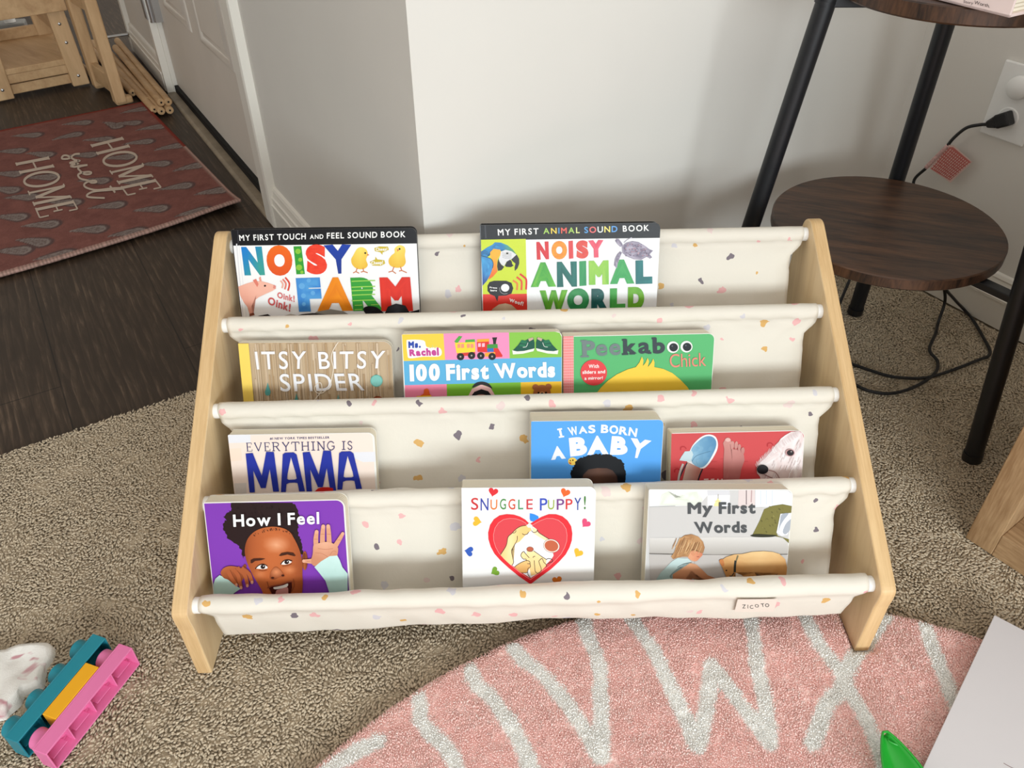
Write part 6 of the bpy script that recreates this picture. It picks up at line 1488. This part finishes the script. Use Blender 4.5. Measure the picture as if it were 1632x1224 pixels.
set_col(pile.data, np.concatenate([cc, np.ones((nu, nv, 1))], -1).reshape(-1, 4))
if pile.data.polygons[0].normal.z < 0: pile.data.flip_normals()
sdm = pile.modifiers.new('thickness', 'SOLIDIFY'); sdm.thickness = .0055; sdm.offset = -1
la = Art(cF + Z3 * .0030, my, mx, (0, 0, 1), CM) if False else Art(np.array([cF[0], cF[1], .0070]), E * 0 + (-my), mx, (0, 0, 1), CM)
crm = (206, 188, 172)
serif_text(la, 'HOME', [(752, 226), (1002, 545), (792, 590), (562, 272)], crm, 17, {'H': .8, 'O': .9, 'M': 1.05, 'E': .7}, .14)
serif_text(la, 'HOME', [(296, 348), (484, 680), (248, 730), (98, 386)], crm, 17, {'H': .8, 'O': .9, 'M': 1.05, 'E': .7}, .14)
la.crop = (80, 230, 9.07)
for pts in ([(430, 140), (350, 150), (290, 200), (240, 214), (172, 210), (186, 172), (240, 165), (300, 195), (360, 230), (432, 240), (360, 252), (285, 272), (330, 284), (410, 280), (330, 300), (300, 320), (360, 330), (420, 315), (540, 302)],
            [(540, 302), (430, 325), (405, 350), (430, 382), (490, 432), (570, 436), (595, 410), (540, 402), (440, 420), (405, 452), (440, 500), (540, 526), (600, 560), (668, 552), (650, 530), (560, 540), (495, 580), (510, 622), (600, 655), (700, 664), (900, 640), (1060, 634)],
            [(1060, 646), (850, 666), (650, 684), (552, 720), (535, 756), (600, 772), (790, 780)], [(865, 606), (900, 650), (940, 702)]): la.stroke(pts, 27, crm)
lt_ = la.build('mat_lettering', mo, M['print_matt'])
Mx = Matrix.Identity(4)
for i in range(3): Mx[i][0], Mx[i][1], Mx[i][2], Mx[i][3] = la.U[i], -la.Vd[i], la.N[i], la.O[i]
lt_.matrix_parent_inverse = Matrix.Translation(mo.location).inverted(); lt_.matrix_basis = Mx

# ------------------------------------------------------------------ wooden dowels by the door
dow = [((271, 176), (190, 84), 0.0105), ((257.5, 177.5), (176, 86), 0.0105), ((246, 174.5), (163, 86), 0.0105), ((268.5, 162.5), (187, 65), 0.029), ((257, 163.5), (184, 76), 0.029), ((235, 161), (147.5, 68), 0.0115), ((211.5, 148), (146, 78), 0.0105), ((203, 158.5), (89, 76), 0.0105)]
dl = ['lower row, against the door jamb', 'lower row, next to the one by the jamb', 'lower row, third from the door jamb', 'on top, against the door jamb', 'on top, one step out from the jamb', 'lying with its end on the doormat corner', 'just outside the bundle, ending short of the doormat', 'farthest left, running under the wooden frame']
for (pn, pf, z_), lb in zip(dow, dl):
    a_, b_ = Pz(*pn, z_), Pz(*pf, z_); d_ = (b_ - a_); d_[2] = 0; L_ = min(np.linalg.norm(d_), .72); d_ /= np.linalg.norm(d_)
    t = tag(empty('wooden_dowel', a_ + d_ * L_ / 2 - Z3 * .0098), 'round pale wooden dowel, ' + lb, 'dowel', 'wooden dowels on the floor by the door')
    mb = MB(); mb.tube([a_ - Z3 * 0.0, a_ + d_ * .0015, a_ + d_ * (L_ - .0015), a_ + d_ * L_], [.0086, .0100, .0100, .0086], 18)
    rel(mb.build('rod', M['pine_flat'], smooth=True), t)
    mb = MB(); mb.tube([a_ - d_ * .0003, a_ + d_ * .002], .0027, 12); rel(mb.build('screw_hole', M['dark_gap'], smooth=True), t)

# ------------------------------------------------------------------ wooden toddler tower
A0, A1 = Pz(10, 160, 0), Pz(131, 136, 0); fx = A1 - A0; fx[2] = 0; TW = np.linalg.norm(fx); fx /= TW; fy = np.array([-fx[1], fx[0], 0])
tw = tag(empty('toddler_tower', A0 + fx * TW / 2 + fy * .15), 'pale pine step tower with a low platform, standing on the plank floor beyond the doormat', 'step tower')
PWt, PTt = 0.046, 0.022; TD = 0.30
lean = 0.05
def post(o, dx):
    mb = MB(); hgt = .85; sh = fx * dx * hgt
    V = [o, o + fx * PWt, o + fx * PWt + fy * PTt, o + fy * PTt]; V += [p + sh + Z3 * hgt for p in V]
    mb.add(V, [(3, 2, 1, 0), (4, 5, 6, 7), (0, 1, 5, 4), (1, 2, 6, 5), (2, 3, 7, 6), (3, 0, 4, 7)]); return mb
xl, xr = -PWt / 2, TW - PWt / 2
for o_, dx in ((A0 + fx * xl, .03), (A0 + fx * xr, -.03), (A0 + fx * xl + fy * TD, .03), (A0 + fx * xr + fy * TD, -.03)):
    pp_ = rel(post(o_, dx).build('post', M['pine'], bevel=.003), tw)
    if (o_ - A0) @ fy < .1:
        for zz_ in (.028, .12, .17):
            mb = MB().lathe([(0, .0016), (.0035, .001), (.0045, 0)], o_ + fx * (PWt / 2 + dx * zz_) + Z3 * zz_, -fy, 14); sc_ = mb.build('screw', M['steel'], smooth=True); sc_.parent = pp_
IN0, INW = A0 + fx * (xl + PWt), TW - PWt
rel(MB().obox(A0 + fx * xl + fy * .004 + Z3 * .062, fx * (TW + PWt), fy * (TD + .01), Z3 * .016).build('platform', M['pine_flat'], bevel=.002), tw)
rel(MB().obox(IN0 + fy * .006 + Z3 * .038, fx * INW, fy * .016, Z3 * .024).build('rail', M['pine_flat'], bevel=.002), tw)
rel(MB().obox(IN0 + fy * .012 + Z3 * .008, fx * INW, fy * .014, Z3 * .026).build('rail', M['pine_flat'], bevel=.002), tw)
rel(MB().obox(A0 + fx * xl - fy * .002 + Z3 * .205, fx * (TW + PWt), -fy * .018, Z3 * .055).build('rail', M['pine_flat'], bevel=.002), tw)
rel(MB().obox(IN0 + fy * (TD + .004) + Z3 * .078, fx * INW, fy * .016, Z3 * .03).build('rail', M['pine_flat'], bevel=.002), tw)
rel(MB().obox(A0 + fx * (xr + .012) + fy * PTt + Z3 * .13, fx * .016, fy * (TD - PTt), Z3 * .07).build('side_rail', M['pine_flat'], bevel=.002), tw)
rel(MB().obox(A0 + fx * (xl + .012) + fy * PTt + Z3 * .13, fx * .016, fy * (TD - PTt), Z3 * .07).build('side_rail', M['pine_flat'], bevel=.002), tw)

# narrow pine frame beside it
B0, B1 = Pz(150, 141, 0), Pz(184, 168, 0); gx2 = B1 - B0; gx2[2] = 0; GL = np.linalg.norm(gx2); gx2 /= GL; gy2 = np.array([-gx2[1], gx2[0], 0])
fr = tag(empty('wooden_side_frame', B0 + gx2 * GL / 2), 'narrow pale pine ladder frame standing upright between the step tower and the dowels', 'wooden frame')
for o_, wd_, hh_ in ((B0 - gx2 * .012, .030, .8), (B1 - gx2 * .016, .032, .8)):
    p_ = rel(MB().obox(o_ + Z3 * .006, gx2 * wd_, gy2 * .030, Z3 * hh_).build('post', M['pine'], bevel=.004), fr)
for z0_, z1_ in ((.024, .074), (.235, .285), (.5, .55)): rel(MB().obox(B0 + gx2 * .018 + gy2 * .007 + Z3 * z0_, gx2 * (GL - .034), gy2 * .016, Z3 * (z1_ - z0_)).build('rail', M['pine_flat'], bevel=.002), fr)
for o_ in (B0 - gx2 * .010 + gy2 * .002, B1 - gx2 * .012 + gy2 * .002): rel(MB().obox(o_, gx2 * .024, gy2 * .046, Z3 * .02).build('foot', M['pine_flat'], bevel=.005), fr)

# spring door stop on the hall baseboard
ds0 = W(CORNER, -.013, ((Pz(194, 57, .05) - CORNER) @ D), .052); ds1 = Pz(158, 57, .052); dd_ = ds1 - ds0; dd_ /= np.linalg.norm(dd_); dd_ = -E
dsp = tag(empty('door_stop', ds0), 'small silver spring door stop with white tip on the hall baseboard', 'door stop')
mb = MB(); mb.tube([ds0 + dd_ * .001, ds0 + dd_ * .075], .0042, 12); mb.lathe([(0, .004), (.009, .003), (.011, 0)], ds0, dd_, 18); rel(mb.build('spring', M['steel'], smooth=True), dsp)
mb = MB(); mb.tube([ds0 + dd_ * .0752, ds0 + dd_ * .092], .0085, 14); rel(mb.build('tip', M['white_plastic'], smooth=True, bevel=.002), dsp)

# furniture leg far back in the hall
lf = Pz(22, 50, 0); ff_ = tag(empty('furniture_leg', lf), 'white furniture leg with grey foot far back, seen through the step tower', 'furniture leg')
rel(MB().obox(lf - np.array([.035, .03, 0]), (.085, .02, 0), (-.02, .06, 0), (0, 0, .03)).build('foot', M['grey_plastic'], bevel=.004), ff_)
mb = MB(); mb.tube([lf + Z3 * .03, lf + np.array([-.02, .02, .42])], .018, 16); rel(mb.build('leg', M['white_plastic'], smooth=True), ff_)
